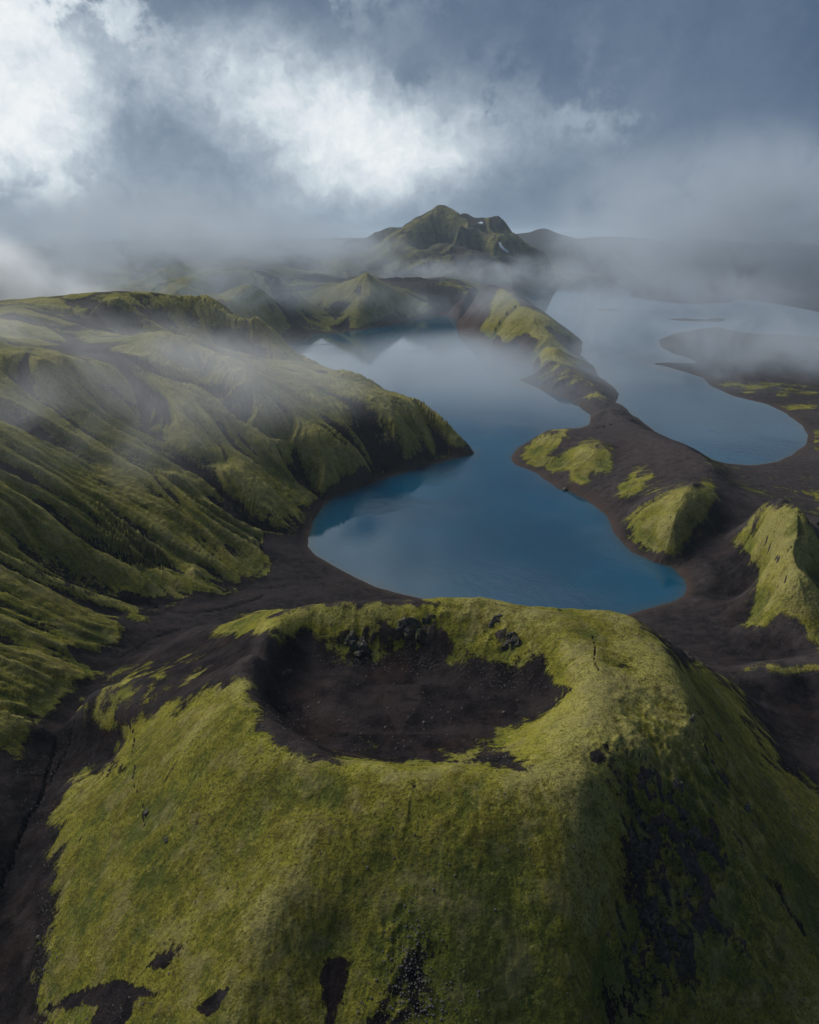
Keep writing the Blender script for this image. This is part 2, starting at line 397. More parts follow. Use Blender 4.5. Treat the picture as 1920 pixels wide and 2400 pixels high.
MT = 'mountain'
line(MT, [(740, 506, 8200), (773, 500, 8200), (790, 491, 8200), (806, 484, 8200), (822, 482, 8200), (838, 486, 8200), (860, 490, 8200)], 'y')
line(MT, [(838, 488, 7100), (862, 474, 7000), (884, 458, 6950), (905, 444, 6900), (921, 435, 6900), (936, 431, 6900), (950, 440, 6900), (958, 442, 6880), (968, 449, 6860), (985, 453, 6850), (1003, 462, 6800), (1012, 463, 6750),
          (1027, 461, 6700), (1042, 458, 6650), (1052, 459, 6650), (1062, 474, 6600), (1088, 496, 6550), (1126, 524, 6500), (1159, 551, 6450), (1192, 573, 6400), (1212, 586, 6400)], 'y')
line(MT, [(936, 431, 6900), (915, 462, 6650), (890, 490, 6450), (850, 520, 6200), (815, 545, 6000)], 'y')
line(MT, [(1003, 462, 6800), (985, 475, 6550), (963, 487, 6300), (950, 512, 6050), (925, 535, 5850), (900, 552, 5700)], 'y')
line(MT, [(963, 487, 6300), (985, 520, 5950), (1010, 550, 5700), (1040, 575, 5500)], 'y')
line(MT, [(1052, 459, 6650), (1060, 500, 6350), (1080, 535, 6150), (1110, 570, 5950)], 'y')
line(MT, [(925, 520, 6150), (900, 530, 6050)], 'y')
line(MT, [(1025, 490, 6450), (1030, 520, 6200), (1045, 550, 6000)], 'y')
dots(MT, [(860, 560, 100), (820, 565, 90), (780, 560, 80), (900, 575, 80), (940, 585, 70), (1000, 590, 60), (1060, 592, 30), (1120, 592, 20), (1170, 594, 8), (1195, 593, 5), (1150, 588, 30), (760, 540, 120), (860, 600, 90), (800, 570, 70)])
line(MT, [(850, 585, 110), (890, 580, 130), (930, 590, 130), (960, 598, 140)])

LV = 'lava_peninsula'
dots(LV, [(1450, 730, 8), (1510, 705, 14), (1560, 725, 12), (1620, 720, 14), (1700, 725, 14), (1500, 775, 9), (1560, 790, 14), (1620, 800, 12), (1700, 810, 12), (1600, 830, 8), (1680, 860, 8), (1725, 880, 10), (1800, 850, 12), (1850, 760, 12),
          (1710, 940, 6), (1900, 950, 12), (1400, 625, 9), (1480, 625, 9)])

# ------------------------------------------------------------------ shorelines (water level is z = 0)
LAKE1 = [(1000, 955), (962, 964), (905, 979), (830, 1001), (765, 1023), (705, 1046), (675, 1070), (658, 1100), (650, 1130), (648, 1150), (662, 1167), (700, 1190), (742, 1213), (792, 1236), (850, 1252), (905, 1264),
         (960, 1285), (1050, 1315), (1150, 1330), (1250, 1318), (1325, 1293), (1372, 1280), (1415, 1268), (1441, 1254), (1447, 1237), (1441, 1219), (1424, 1202), (1407, 1191), (1372, 1181), (1338, 1166), (1313, 1146),
         (1295, 1125), (1287, 1104), (1274, 1082), (1253, 1065), (1227, 1048), (1202, 1035), (1185, 1032), (1159, 1016), (1137, 1001), (1112, 988), (1084, 977), (1076, 963), (1090, 943), (1120, 931), (1138, 916), (1155, 905), (1193, 902),
         (1223, 901), (1242, 892), (1245, 872), (1215, 850), (1202, 842), (1170, 831), (1132, 817), (1105, 806), (1091, 799), (1104, 795), (1126, 786), (1120, 773), (1090, 768), (1060, 755), (1030, 737), (1000, 722), (971, 707), (965, 690),
         (962, 672), (940, 664), (911, 667), (880, 672), (839, 679), (773, 692), (720, 700), (668, 703), (640, 709), (600, 722), (588, 735), (600, 752), (640, 777), (690, 808), (740, 828), (800, 850), (860, 872), (915, 905), (965, 935)]
LAKE2 = [(1239, 717), (1220, 724), (1226, 740), (1217, 749), (1245, 768), (1259, 790), (1281, 806), (1303, 828), (1296, 847), (1330, 873), (1362, 895), (1400, 925), (1440, 955), (1488, 972), (1543, 977), (1586, 980), (1637, 972), (1671, 956),
         (1697, 937), (1701, 916), (1688, 894), (1654, 869), (1612, 850), (1546, 834), (1496, 812), (1480, 795), (1435, 781), (1397, 770), (1364, 765), (1408, 763), (1469, 765), (1452, 754), (1419, 745), (1394, 732), (1388, 715), (1424, 701),
         (1474, 693), (1507, 688), (1546, 696), (1601, 704), (1656, 704), (1700, 707), (1725, 712), (1860, 716), (2000, 700), (1850, 680), (1725, 657), (1640, 641), (1560, 628), (1540, 637), (1470, 641), (1400, 636), (1330, 626), (1330, 612),
         (1270, 592), (1209, 594), (1182, 602), (1126, 605), (1071, 609), (1085, 632), (1105, 655), (1150, 680), (1195, 708), (1222, 719)]
ISLES = [[(1392, 671), (1440, 670), (1490, 672), (1505, 668), (1530, 672), (1520, 678), (1490, 677), (1440, 676)],
         [(1240, 651), (1290, 650), (1310, 652), (1280, 655)]]
POND_A = [(636, 590), (660, 586), (715, 585), (722, 588), (690, 592), (650, 594)]
POND_B = [(1678, 766), (1700, 764), (1760, 768), (1800, 780), (1730, 783), (1700, 777)]
POND_C = [(1712, 1140), (1725, 1125), (1790, 1125), (1850, 1150), (1790, 1175), (1730, 1165)]
RIVERS = [[(-80, 715), (-40, 693), (0, 674), (60, 652), (110, 641), (165, 636), (175, 631), (110, 636), (50, 646), (0, 666), (-60, 690)],
          [(196, 617), (215, 610), (238, 603), (242, 600), (225, 601), (203, 609)],
          [(140, 586), (190, 581), (240, 578), (235, 575), (180, 578), (140, 582)],
          [(240, 576), (290, 570), (300, 568), (250, 571)]]


def poly_lp(pl): return np.array([lp(*P(u, v, 0)[:2]) for u, v in pl])


def densify(pl, step=9.0, jit=1.6):
    o = []
    for i in range(len(pl)):
        a = pl[i]; b = pl[(i + 1) % len(pl)]
        n = max(1, int(math.hypot(a[0] - b[0], a[1] - b[1]) / step))
        for k in range(n):
            t = k / n
            j = 0 if k == 0 else jit * min(1.0, abs(a[1] + (b[1] - a[1]) * t - 500) / 400)
            o.append((a[0] + (b[0] - a[0]) * t + random.uniform(-j, j), a[1] + (b[1] - a[1]) * t + random.uniform(-j, j) * .5))
    return o


def signed_dist(px, py, poly):
    """negative inside"""
    d2 = np.full(px.shape, 1e18); ins = np.zeros(px.shape, bool)
    n = len(poly)
    for i in range(n):
        ax, ay = poly[i]; bx, by = poly[(i + 1) % n]
        ex, ey = bx - ax, by - ay
        L = ex * ex + ey * ey + 1e-18
        t = np.clip(((px - ax) * ex + (py - ay) * ey) / L, 0, 1)
        d2 = np.minimum(d2, (px - ax - t * ex) ** 2 + (py - ay - t * ey) ** 2)
        if ay != by:
            c = ((ay > py) != (by > py)) & (px < ex * (py - ay) / ey + ax)
            ins ^= c
    d = np.sqrt(d2)
    return np.where(ins, -d, d)

# ------------------------------------------------------------------ grids
TH = np.concatenate([rad(-54) + (rad(14)) * np.linspace(0, 1, 45)[:-1], np.linspace(rad(-40), rad(40), 1090), rad(40) + rad(14) * np.linspace(0, 1, 45)[1:]])
LR = np.concatenate([np.linspace(math.log(30), math.log(150), 60)[:-1], np.linspace(math.log(150), math.log(9000), 1010), np.linspace(math.log(9000), math.log(65000), 90)[1:]])
NT_, NR_ = len(TH), len(LR)
cth = np.linspace(TH[0], TH[-1], 420); clr = np.linspace(LR[0], LR[-1], 640)
GT, GL = np.meshgrid(cth, clr)       # rows: radius

# RBF solve (kernel r, linear tail)
pts = np.array([(a, b) for a, b, _, _ in ctrl]); zs = np.array([c for _, _, c, _ in ctrl]); rg = np.array([d for _, _, _, d in ctrl])
ex_p, ex_z = [], []
for pl, dep in ((LAKE1, -14), (LAKE2, -12)):
    q = poly_lp(densify(pl, 22, 0)); ex_p += list(q); ex_z += [0.0] * len(q)
lk = [(900, 1200), (1100, 1230), (1250, 1200), (1350, 1230), (800, 1150), (950, 1100), (1100, 1120), (1200, 1150), (750, 1090), (1000, 1010), (1080, 1060), (1040, 960), (1020, 900), (1120, 880), (1000, 830), (1100, 850), (950, 780), (880, 740), (950, 720),
      (780, 735), (1040, 780), (700, 730), (900, 700), (1180, 870)]
lk2 = [(1350, 800), (1450, 850), (1550, 920), (1620, 930), (1300, 750), (1330, 700), (1250, 680), (1450, 660), (1600, 670), (1200, 640), (1500, 900), (1400, 860), (1300, 640)]
for u, v in lk + lk2:
    ex_p.append(lp(*P(u, v, 0)[:2])); ex_z.append(-14.0)
pts = np.vstack([pts, np.array(ex_p)]); zs = np.concatenate([zs, ex_z]); rg = np.concatenate([rg, np.full(len(ex_p), -1)])
keep = []
for i in range(len(pts)):
    if not keep or np.min(np.hypot(*(pts[keep] - pts[i]).T)) > 0.006: keep.append(i)
pts, zs, rg = pts[keep], zs[keep], rg[keep]
n = len(pts)
A = np.zeros((n + 3, n + 3))
A[:n, :n] = -np.sqrt(((pts[:, None] - pts[None]) ** 2).sum(-1) + 1.2e-4)
A[:n, n] = A[n, :n] = 1; A[:n, n + 1:] = pts; A[n + 1:, :n] = pts.T
wgt = np.linalg.solve(A, np.concatenate([zs, [0, 0, 0]]))
Zc = wgt[n] + wgt[n + 1] * GL + wgt[n + 2] * GT
for i in range(n):
    Zc -= wgt[i] * np.sqrt((GL - pts[i, 0]) ** 2 + (GT - pts[i, 1]) ** 2 + 1.2e-4)


def upsample(F, cubic=True):
    fi = (LR - clr[0]) / (clr[1] - clr[0]); fj = (TH - cth[0]) / (cth[1] - cth[0])

    def wts(f, N):
        i = np.clip(np.floor(f).astype(int), 0, N - 2); t = f - i
        if cubic:
            W = [-.5 * t + t * t - .5 * t ** 3, 1 - 2.5 * t * t + 1.5 * t ** 3, .5 * t + 2 * t * t - 1.5 * t ** 3, -.5 * t * t + .5 * t ** 3]; o = (-1, 0, 1, 2)
        else:
            W = [1 - t, t]; o = (0, 1)
        return [(np.clip(i + k, 0, N - 1), x) for k, x in zip(o, W)]
    a = sum(F[i] * x[:, None] for i, x in wts(fi, F.shape[0]))
    return sum(a[:, j] * x[None] for j, x in wts(fj, F.shape[1]))


Z = upsample(Zc)
T, L = np.meshgrid(TH, LR)
R = np.exp(L); X = R * np.sin(T); Y = R * np.cos(T)
cell = R * 0.0042
print('grid', Z.shape, 'ctrl', n)

# signed distance to water, metres
def wsd(pl, dens=True):
    q = poly_lp(densify(pl) if dens else pl)
    return signed_dist(GL, GT, q)
SDc = np.minimum(wsd(LAKE1), wsd(LAKE2))
for p_ in ISLES: SDc = np.maximum(SDc, -wsd(p_, False))
for p_ in (POND_A, POND_B, POND_C): SDc = np.minimum(SDc, wsd(p_, False))
for p_ in RIVERS: SDc = np.minimum(SDc, wsd(p_, False))
SD = upsample(SDc, False) * R

# ------------------------------------------------------------------ noise
PERM = rng.permutation(65536).astype(np.int64)
GRX = np.cos(rng.random(65536) * 2 * math.pi); GRY = np.sqrt(1 - GRX ** 2) * rng.choice([-1, 1], 65536)


def perlin(x, y):
    xi = np.floor(x); yi = np.floor(y); fx = x - xi; fy = y - yi
    xi = xi.astype(np.int64); yi = yi.astype(np.int64)
    sx_ = fx * fx * fx * (fx * (fx * 6 - 15) + 10); sy_ = fy * fy * fy * (fy * (fy * 6 - 15) + 10)

    def g(i, j):
        h = PERM[(PERM[(xi + i) & 65535] + (yi + j) * 7919) & 65535]
        return GRX[h] * (fx - i) + GRY[h] * (fy - j)
    a = g(0, 0); a = a + (g(1, 0) - a) * sx_
    b = g(0, 1); b = b + (g(1, 1) - b) * sx_
    return (a + (b - a) * sy_) * 1.5


def fbm(x, y, wl, octs, gain=.5, ridged=False, lod=True):
    o = np.zeros(x.shape); amp = 1.0; tot = 0
    for k in range(octs):
        f = np.clip((wl / cell - 1.2) / 2.5, 0, 1) if lod else 1.0
        nv = perlin(x / wl + 17.3 * k, y / wl - 9.1 * k)
        if ridged: nv = 1 - 2 * np.abs(nv) - .35
        o += amp * nv * f; tot += amp
        amp *= gain; wl /= 2.03
    return o


dLr = np.gradient(LR)[:, None]; dTh = np.gradient(TH)[None, :]


def lic(N, H, steps, h):
    """smear the field N along the fall line of H; h = step in radians (log-polar is conformal)"""
    gl = np.gradient(H, axis=0) / dLr; gt = np.gradient(H, axis=1) / dTh
    m = np.sqrt(gl ** 2 + gt ** 2) + 1e-6
    dl = gl / m * h / dLr; dt = gt / m * h / dTh
    ii, jj = np.meshgrid(np.arange(N.shape[0], dtype=float), np.arange(N.shape[1], dtype=float), indexing='ij')
    acc = N.copy(); wsum = 1.0
    for s in (1, -1):
        pi_, pj = ii.copy(), jj.copy()
        for k in range(steps):
            a = np.clip(pi_.astype(np.int32), 0, N.shape[0] - 1); b = np.clip(pj.astype(np.int32), 0, N.shape[1] - 1)
            pi_ += s * dl[a, b]; pj += s * dt[a, b]
            a = np.clip(pi_, 0, N.shape[0] - 1.001); b = np.clip(pj, 0, N.shape[1] - 1.001)
            a0 = a.astype(np.int32); b0 = b.astype(np.int32)
            fb = b - b0
            acc += N[a0, b0] * (1 - fb) + N[a0, b0 + 1] * fb
        wsum += steps
    acc /= wsum
    return acc / (acc.std() + 1e-9)


# gully fields: noise whose wavelength follows the distance, smeared down the slope
Hs = Z + 0.0
warpn = fbm(X, Y, 160, 4)
Hw = Z + 3.5 * fbm(X, Y, 120, 2) * np.clip(R / 400, .5, 4)
NA = perlin(L / .060 + 3, T / .060 + 1) + .60 * perlin(L / .026, T / .026)
GA = lic(NA, Hw, 30, .0050)
NB = perlin(L / .0070 + 5, T / .0070) + .6 * perlin(L / .0042, T / .0035 + 9)
GB = lic(NB, Hw, 14, .0024)

gl = np.gradient(Z, axis=0) / dLr; gt = np.gradient(Z, axis=1) / dTh
slope = np.sqrt(gl ** 2 + gt ** 2) / R
steep = np.clip((slope - .12) / .45, 0, 1)

# region by nearest control point
lab = rg >= 0
cp, cl = pts[lab], rg[lab]
GLw = GL + .012 * perlin(GL / .05, GT / .05); GTw = GT + .012 * perlin(GL / .05 + 50, GT / .05)
best = np.full(GL.shape, 1e9); REGc = np.zeros(GL.shape, int)
for i in range(len(cp)):
    d = (GLw - cp[i, 0]) ** 2 + (GTw - cp[i, 1]) ** 2
    m = d < best; best[m] = d[m]; REGc[m] = cl[i]
ri = np.clip(np.round((LR - clr[0]) / (clr[1] - clr[0])).astype(int), 0, len(clr) - 1)
rj = np.clip(np.round((TH - cth[0]) / (cth[1] - cth[0])).astype(int), 0, len(cth) - 1)
REGI = REGc[ri][:, rj]
RW = [upsample((REGc == k).astype(float), False) for k in range(9)]    # soft weights

U0, V0 = project(X, Y, Z)
# crater bowl: keep its floor smooth
craterf = np.exp(-(((U0 - 870) / 330) ** 2 + ((V0 - 1480) / 110) ** 2) ** 2) * (R < 520)

shore = np.clip(SD / (6 + .012 * R), 0, 1)
far = np.clip((R - 2500) / 3000, 0, 1)
amp = np.clip(R / 330, .6, 5.5)
Zd = Z.copy()
rough_reg = 1.0 * RW[1] * .55 + RW[2] * 1.0 + RW[3] * .55 + RW[4] * .8 + RW[5] * 1.6 + RW[6] * 1.1 + RW[7] * 1.0 + RW[0] * .25 + RW[8] * .35
Zd += shore * rough_reg * (1 - .8 * craterf) * (
    fbm(X, Y, 170, 3, .4) * 2.0 * np.clip(R / 600, .3, 3)
    + fbm(X + 900, Y, 26, 4, .5) * 1.5
    + (.8 - np.sqrt(GA ** 2 + .09)) * steep * amp * (2.2 + 2.8 * RW[2] - .9 * RW[6]) * (1 - .80 * RW[1])
    + GB * (.2 + .8 * steep) * amp * (.26 + .20 * RW[2]) * (1 - .75 * RW[1]))
Zd += shore * RW[5] * (fbm(X, Y, 620, 5, .6, ridged=True) * 17 + fbm(X, Y, 170, 3, .6, ridged=True) * 5)
Zd += shore * RW[7] * far * fbm(X, Y, 1500, 5, .55) * 14
# small lumps everywhere
lump = fbm(X + 50, Y + 80, 6.5, 3, .6)
Zd += shore * lump * .38 * (1 - .45 * craterf)
# craggy parts (rock ribs): right spur, crater back wall, headland
def spot(u, v, ru, rv, ang=0, y0=0, y1=1e9):
    a = rad(ang); du = U0 - u; dv = V0 - v
    p = (du * math.cos(a) + dv * math.sin(a)) / ru; q = (-du * math.sin(a) + dv * math.cos(a)) / rv
    return np.exp(-(p * p + q * q)) * ((Y > y0) & (Y < y1))
CRAG = np.zeros(Z.shape)
for s_, k_ in (((1440, 1790, 110, 260, -24, 0, 430), 1.0), ((1520, 1640, 30, 170, -35, 0, 500), .8), ((1400, 1990, 100, 150, -10, 0, 400), .8), ((1580, 1900, 60, 200, -32, 0, 460), .5), ((750, 1345, 40, 26, 0, 0, 520), 1.0), ((880, 1330, 50, 30, -20, 0, 520), 1.1),
               ((1060, 1350, 60, 30, 10, 0, 520), .9), ((960, 1290, 80, 18, 0, 0, 520), .6), ((415, 1000, 26, 60, -40, 500, 1600), .45), ((480, 1060, 26, 50, -40, 500, 1600), .5), ((830, 870, 120, 26, 25, 900, 2000), .22),
               ((740, 795, 60, 14, 10, 900, 2000), .25), ((640, 1010, 50, 14, 30, 900, 1600), .4), ((840, 2000, 80, 120, 0, 0, 400), .35), ((1440, 1370, 25, 60, -40, 0, 600), .6),
               ((620, 1380, 40, 30, 0, 0, 520), .35)):
    CRAG = np.maximum(CRAG, spot(*s_) * k_)
crn = fbm(X * 1.0, Y * 1.0, 17, 4, .6, ridged=True)
crn2 = fbm(X + 300, Y, 7, 3, .6, ridged=True)
cragk = np.clip(CRAG + .5 * warpn * CRAG, 0, 1) * shore
Zd += cragk * (crn * 3.9 + crn2 * 1.9) * np.clip(R / 420, .7, 2.6) * np.clip(steep * 1.8, .35, 1)
LINES = [  # incised channels and trodden lines: (width in units, depth m, y range, points)
    (3.0, 2.6, 200, 600, [(118, 1560), (100, 1633), (92, 1670), (62, 1725), (37, 1775), (20, 1820), (-10, 1900)]),
    (1.6, 1.4, 200, 600, [(160, 1500), (150, 1560), (110, 1640), (95, 1668)]),
    (2.4, 2.6, 500, 900, [(556, 1256), (510, 1270), (470, 1283), (430, 1288), (380, 1290), (330, 1280), (290, 1262), (240, 1245)]),
    (2.0, 1.8, 400, 900, [(385, 1325), (350, 1335), (310, 1350), (285, 1365), (255, 1385)]),
    (2.0, 1.6, 500, 1300, [(300, 1190), (360, 1200), (420, 1215), (470, 1235), (540, 1240), (600, 1236)]),
    (1.0, .7, 150, 460, [(271, 1508), (277, 1550), (279, 1600), (285, 1658), (300, 1708), (302, 1750)]),
    (1.0, .6, 150, 460, [(1249, 1340), (1250, 1370), (1253, 1397), (1264, 1420)]),
    (1.0, .5, 150, 460, [(1240, 1560), (1300, 1580), (1340, 1590), (1380, 1605)]),
    (1.2, .8, 500, 900, [(1594, 1117), (1611, 1146), (1637, 1185), (1654, 1215), (1650, 1240), (1671, 1279)]),
    (1.2, .7, 500, 900, [(1640, 1238), (1600, 1245), (1578, 1254)]),
]
U2, V2 = project(X[::2, ::2], Y[::2, ::2], Zd[::2, ::2])
CARVE = np.zeros(U2.shape); CUTM = np.zeros(U2.shape)
Y2 = Y[::2, ::2]
for wd, dp, y0, y1, pl in LINES:
    pl = [(a + random.uniform(-1, 1) * 1.5, b) for a, b in pl]
    d2 = np.full(U2.shape, 1e9)
    uw = U2 + 6 * perlin(V2 / 30, U2 / 50)
    for (ax, ay), (bx, by) in zip(pl[:-1], pl[1:]):
        ex, ey = bx - ax, by - ay
        t_ = np.clip(((uw - ax) * ex + (V2 - ay) * ey) / (ex * ex + ey * ey), 0, 1)
        d2 = np.minimum(d2, (uw - ax - t_ * ex) ** 2 + (V2 - ay - t_ * ey) ** 2)
    g_ = np.exp(-d2 / wd ** 2) * ((Y2 > y0) & (Y2 < y1))
    CARVE = np.maximum(CARVE, g_ * dp); CUTM = np.maximum(CUTM, g_)
_r = lambda F: np.repeat(np.repeat(F, 2, 0), 2, 1)[:NR_, :NT_]
CARVE = _r(CARVE); CUTM = _r(CUTM)
Zd -= CARVE * shore
# shore: land stays above, lake bed below
land_min = np.clip(SD, 0, 40) * .045 + .02
bed = -np.clip(-SD, 0, 1e9) * .22 - .05
Zd = np.where(SD > 0, np.maximum(Zd, land_min), np.minimum(Zd, bed))
Zd = np.where(SD < 0, np.maximum(Zd, -30), Zd)

# ------------------------------------------------------------------ where moss grows and where the black gravel lies bare
U1, V1 = project(X, Y, Zd)
# (sign, y range, polygon in measured units): +1 moss, -1 bare
G_VALLEY = [(-60, 1620), (0, 1585), (40, 1600), (75, 1520), (130, 1470), (180, 1440), (235, 1395), (255, 1350), (330, 1320), (300, 1290), (390, 1272), (470, 1255), (530, 1225), (575, 1195), (590, 1160), (615, 1115), (640, 1075), (690, 1038), (760, 1010),
            (850, 985), (960, 955), (1010, 950), (1010, 990), (700, 1070), (660, 1150), (760, 1235), (920, 1275), (640, 1274), (560, 1283), (475, 1296), (455, 1330), (560, 1345), (560, 1380), (525, 1425), (440, 1455), (350, 1495), (280, 1520), (210, 1500),
            (170, 1470), (162, 1495), (180, 1515), (215, 1545), (250, 1570), (235, 1610), (190, 1625), (150, 1650), (130, 1700), (115, 1760), (100, 1840), (95, 1930), (85, 2050), (80, 2200), (-60, 2200)]
G_FLOOR = [(555, 1385), (590, 1340), (640, 1340), (690, 1352), (730, 1365), (790, 1370), (800, 1310), (815, 1310), (822, 1368), (880, 1372), (900, 1340), (935, 1345), (945, 1390), (1010, 1405), (1060, 1425), (1095, 1425), (1122, 1392), (1132, 1396), (1126, 1435),
           (1165, 1465), (1170, 1482), (1140, 1502), (1075, 1525), (1020, 1555), (990, 1572), (985, 1590), (1060, 1580), (1110, 1600), (1095, 1622), (1040, 1626), (1000, 1610), (975, 1590), (940, 1590), (880, 1604), (850, 1608), (810, 1590), (770, 1578), (735, 1590), (690, 1590), (655, 1590), (615, 1578), (575, 1545),
           (545, 1510), (512, 1465), (520, 1425)]
G_NEAR = [[(690, 2156), (680, 2060), (690, 2030), (715, 2020), (722, 2050), (700, 2156)], 
          [(330, 2095), (220, 2125), (150, 2110), (240, 2075)], [(100, 2125), (190, 2085), (225, 2078), (240, 2090), (160, 2125)], [(190, 2170), (210, 2130), (290, 2115), (270, 2150), (240, 2170)], [(325, 2035), (345, 2010), (385, 1995), (375, 2012), (345, 2033)],
          [(1245, 1592), (1258, 1580), (1270, 1590), (1258, 1602)], [(1150, 1478), (1195, 1452), (1185, 1462), (1160, 1482)], [(420, 2130), (480, 2085), (472, 2100), (440, 2135)],
          ]
G_RIGHT = [(1345, 1305), (1440, 1375), (1500, 1412), (1560, 1465), (1600, 1540), (1640, 1600), (1725, 1660), (1900, 1800), (1900, 940), (1325, 1270)]
M_RIGHT = [  # moss carpets among the black hills
    [(1112, 938), (1122, 925), (1146, 911), (1193, 902), (1190, 930), (1170, 955), (1150, 975), (1130, 982), (1105, 968), (1100, 958)],
    [(1147, 988), (1165, 968), (1190, 955), (1205, 955), (1225, 937), (1255, 930), (1285, 942), (1292, 960), (1285, 985), (1250, 1000), (1240, 1025), (1215, 1030), (1195, 1020), (1190, 1000), (1160, 998)],
    [(1305, 1020), (1345, 983), (1362, 985), (1340, 1000), (1372, 995), (1378, 1010), (1360, 1030), (1330, 1045), (1305, 1056), (1312, 1040), (1304, 1035)],
    [(1306, 1095), (1340, 1068), (1380, 1045), (1420, 1028), (1454, 1018), (1495, 1020), (1512, 1045), (1512, 1065), (1495, 1078), (1480, 1110), (1460, 1140), (1440, 1150), (1432, 1170), (1400, 1176), (1345, 1158), (1325, 1135), (1310, 1112)],
    [(1545, 1142), (1575, 1118), (1600, 1098), (1580, 1100), (1600, 1075), (1654, 1060), (1700, 1100), (1740, 1160), (1790, 1400), (1725, 1372), (1680, 1310), (1640, 1290), (1610, 1325), (1570, 1325), (1558, 1310), (1575, 1265), (1573, 1250), (1588, 1225),
     (1575, 1190), (1562, 1178)],
    [(1543, 1426), (1575, 1402), (1620, 1394), (1650, 1410), (1700, 1400), (1800, 1395), (1800, 1418), (1700, 1416), (1640, 1420), (1600, 1408)],
]
M_STREAKY = [  # thin, broken moss
    [(1500, 975), (1560, 985), (1640, 1000), (1725, 1000), (1800, 1100), (1725, 1120), (1660, 1060), (1590, 1050), (1530, 1020)],
    [(1690, 900), (1725, 880), (1800, 900), (1800, 960), (1720, 960)],
    [(1350, 985), (1400, 1010), (1480, 1000), (1500, 1020), (1440, 1020), (1380, 1035), (1330, 1060), (1360, 1020)],
    [(460, 1325), (500, 1290), (560, 1282), (640, 1280), (560, 1345), (520, 1330)],
    [(170, 1500), (220, 1440), (330, 1400), (420, 1370), (470, 1380), (400, 1440), (300, 1490), (220, 1520)],
    [(1480, 800), (1520, 815), (1600, 845), (1660, 880), (1725, 860), (1725, 800), (1600, 790)],
    [(200, 1440), (260, 1400), (330, 1390), (300, 1420), (230, 1460)],
    [(1100, 720), (1140, 750), (1215, 770), (1250, 800), (1290, 840), (1250, 850), (1180, 820), (1130, 800), (1120, 780)],
    [(1400, 912), (1420, 925), (1470, 950), (1540, 985), (1500, 985), (1440, 940)],
]
M_ISTH = [[(1018, 716), (995, 705), (1010, 690), (1030, 670), (1035, 640), (1045, 612), (1060, 604), (1085, 632), (1099, 645), (1130, 652), (1165, 670), (1190, 692), (1215, 710), (1185, 705), (1150, 690), (1170, 720), (1195, 745), (1225, 765), (1190, 772), (1165, 760),
          (1130, 765), (1120, 740), (1130, 720), (1105, 700), (1090, 715), (1060, 730), (1040, 728)]]


def isd(poly): return -signed_dist(U1c, V1c, np.array(poly, float))    # positive inside
st = 2
U1c, V1c = U1[::st, ::st], V1[::st, ::st]
Yc, Rc, Xc = Y[::st, ::st], R[::st, ::st], X[::st, ::st]
regc = REGI[::st, ::st]
S = np.full(U1c.shape, 40.0)
def lay(poly, sign, y0=0, y1=1e9, k=1.0):
    global S
    d = isd(poly); m = (Yc > y0) & (Yc < y1)
    if sign > 0: S = np.where(m, np.maximum(S, d * k), S)
    else: S = np.where(m, np.minimum(S, -d * k), S)
# bare by default: isthmus, lakeside hills, lava, flat valleys beyond the lake
bare = np.isin(regc, (3, 4, 8)) & (Yc > 600)
S = np.where(bare, -40.0, S)
S = np.where((regc == 0) & (Yc > 500), -40.0, S)
lay(G_RIGHT, -1, 250, 3000)
lay(G_VALLEY, -1, 0, 1500)
lay(G_FLOOR, -1, 0, 460)
FRAY = np.zeros(U1c.shape)
for g_ in G_NEAR:
    lay(g_, -1, 0, 400, 3.0)
    FRAY = np.maximum(FRAY, np.exp(-(isd(g_) / 13.0) ** 2) * (Yc < 400))
for m_ in M_RIGHT: lay(m_, 1, 400, 1900, 1.5)
for m_ in M_ISTH: lay(m_, 1, 1500, 4500, 2.5)
for m_ in M_STREAKY:
    d = isd(m_); S = np.where(d > 0, np.maximum(S, np.minimum(d, 6) * .5 - 6), S)


def up2(F):
    a = np.repeat(np.repeat(F, st, 0), st, 1)[:NR_, :NT_]
    # light smoothing hides the doubling
    a[1:-1] = (a[:-2] + 2 * a[1:-1] + a[2:]) / 4
    a[:, 1:-1] = (a[:, :-2] + 2 * a[:, 1:-1] + a[:, 2:]) / 4
    return a
S = up2(S); FRAY = up2(FRAY)
zone = fbm(X, Y, 60, 4, .6)
flat_keep = None
lk1 = 1 - .62 * RW[1]
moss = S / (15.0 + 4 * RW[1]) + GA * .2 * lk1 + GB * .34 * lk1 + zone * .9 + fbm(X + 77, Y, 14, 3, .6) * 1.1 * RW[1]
# beach strip is always bare, and so are crags here and there
flat_far = (R > 2300) & (slope < .07) & (REGI != 6) & (REGI != 4)
moss = np.where(flat_far, -1.6 + zone, moss)
moss = np.where(R > 8500, -2.0, moss)
moss = np.where(SD < 3 + .006 * R, np.minimum(moss, -1.0), moss)
moss -= np.clip(CRAG * 1.5 - .25, 0, 1) * (crn * 2.2 + crn2 * 1.8 + .35)
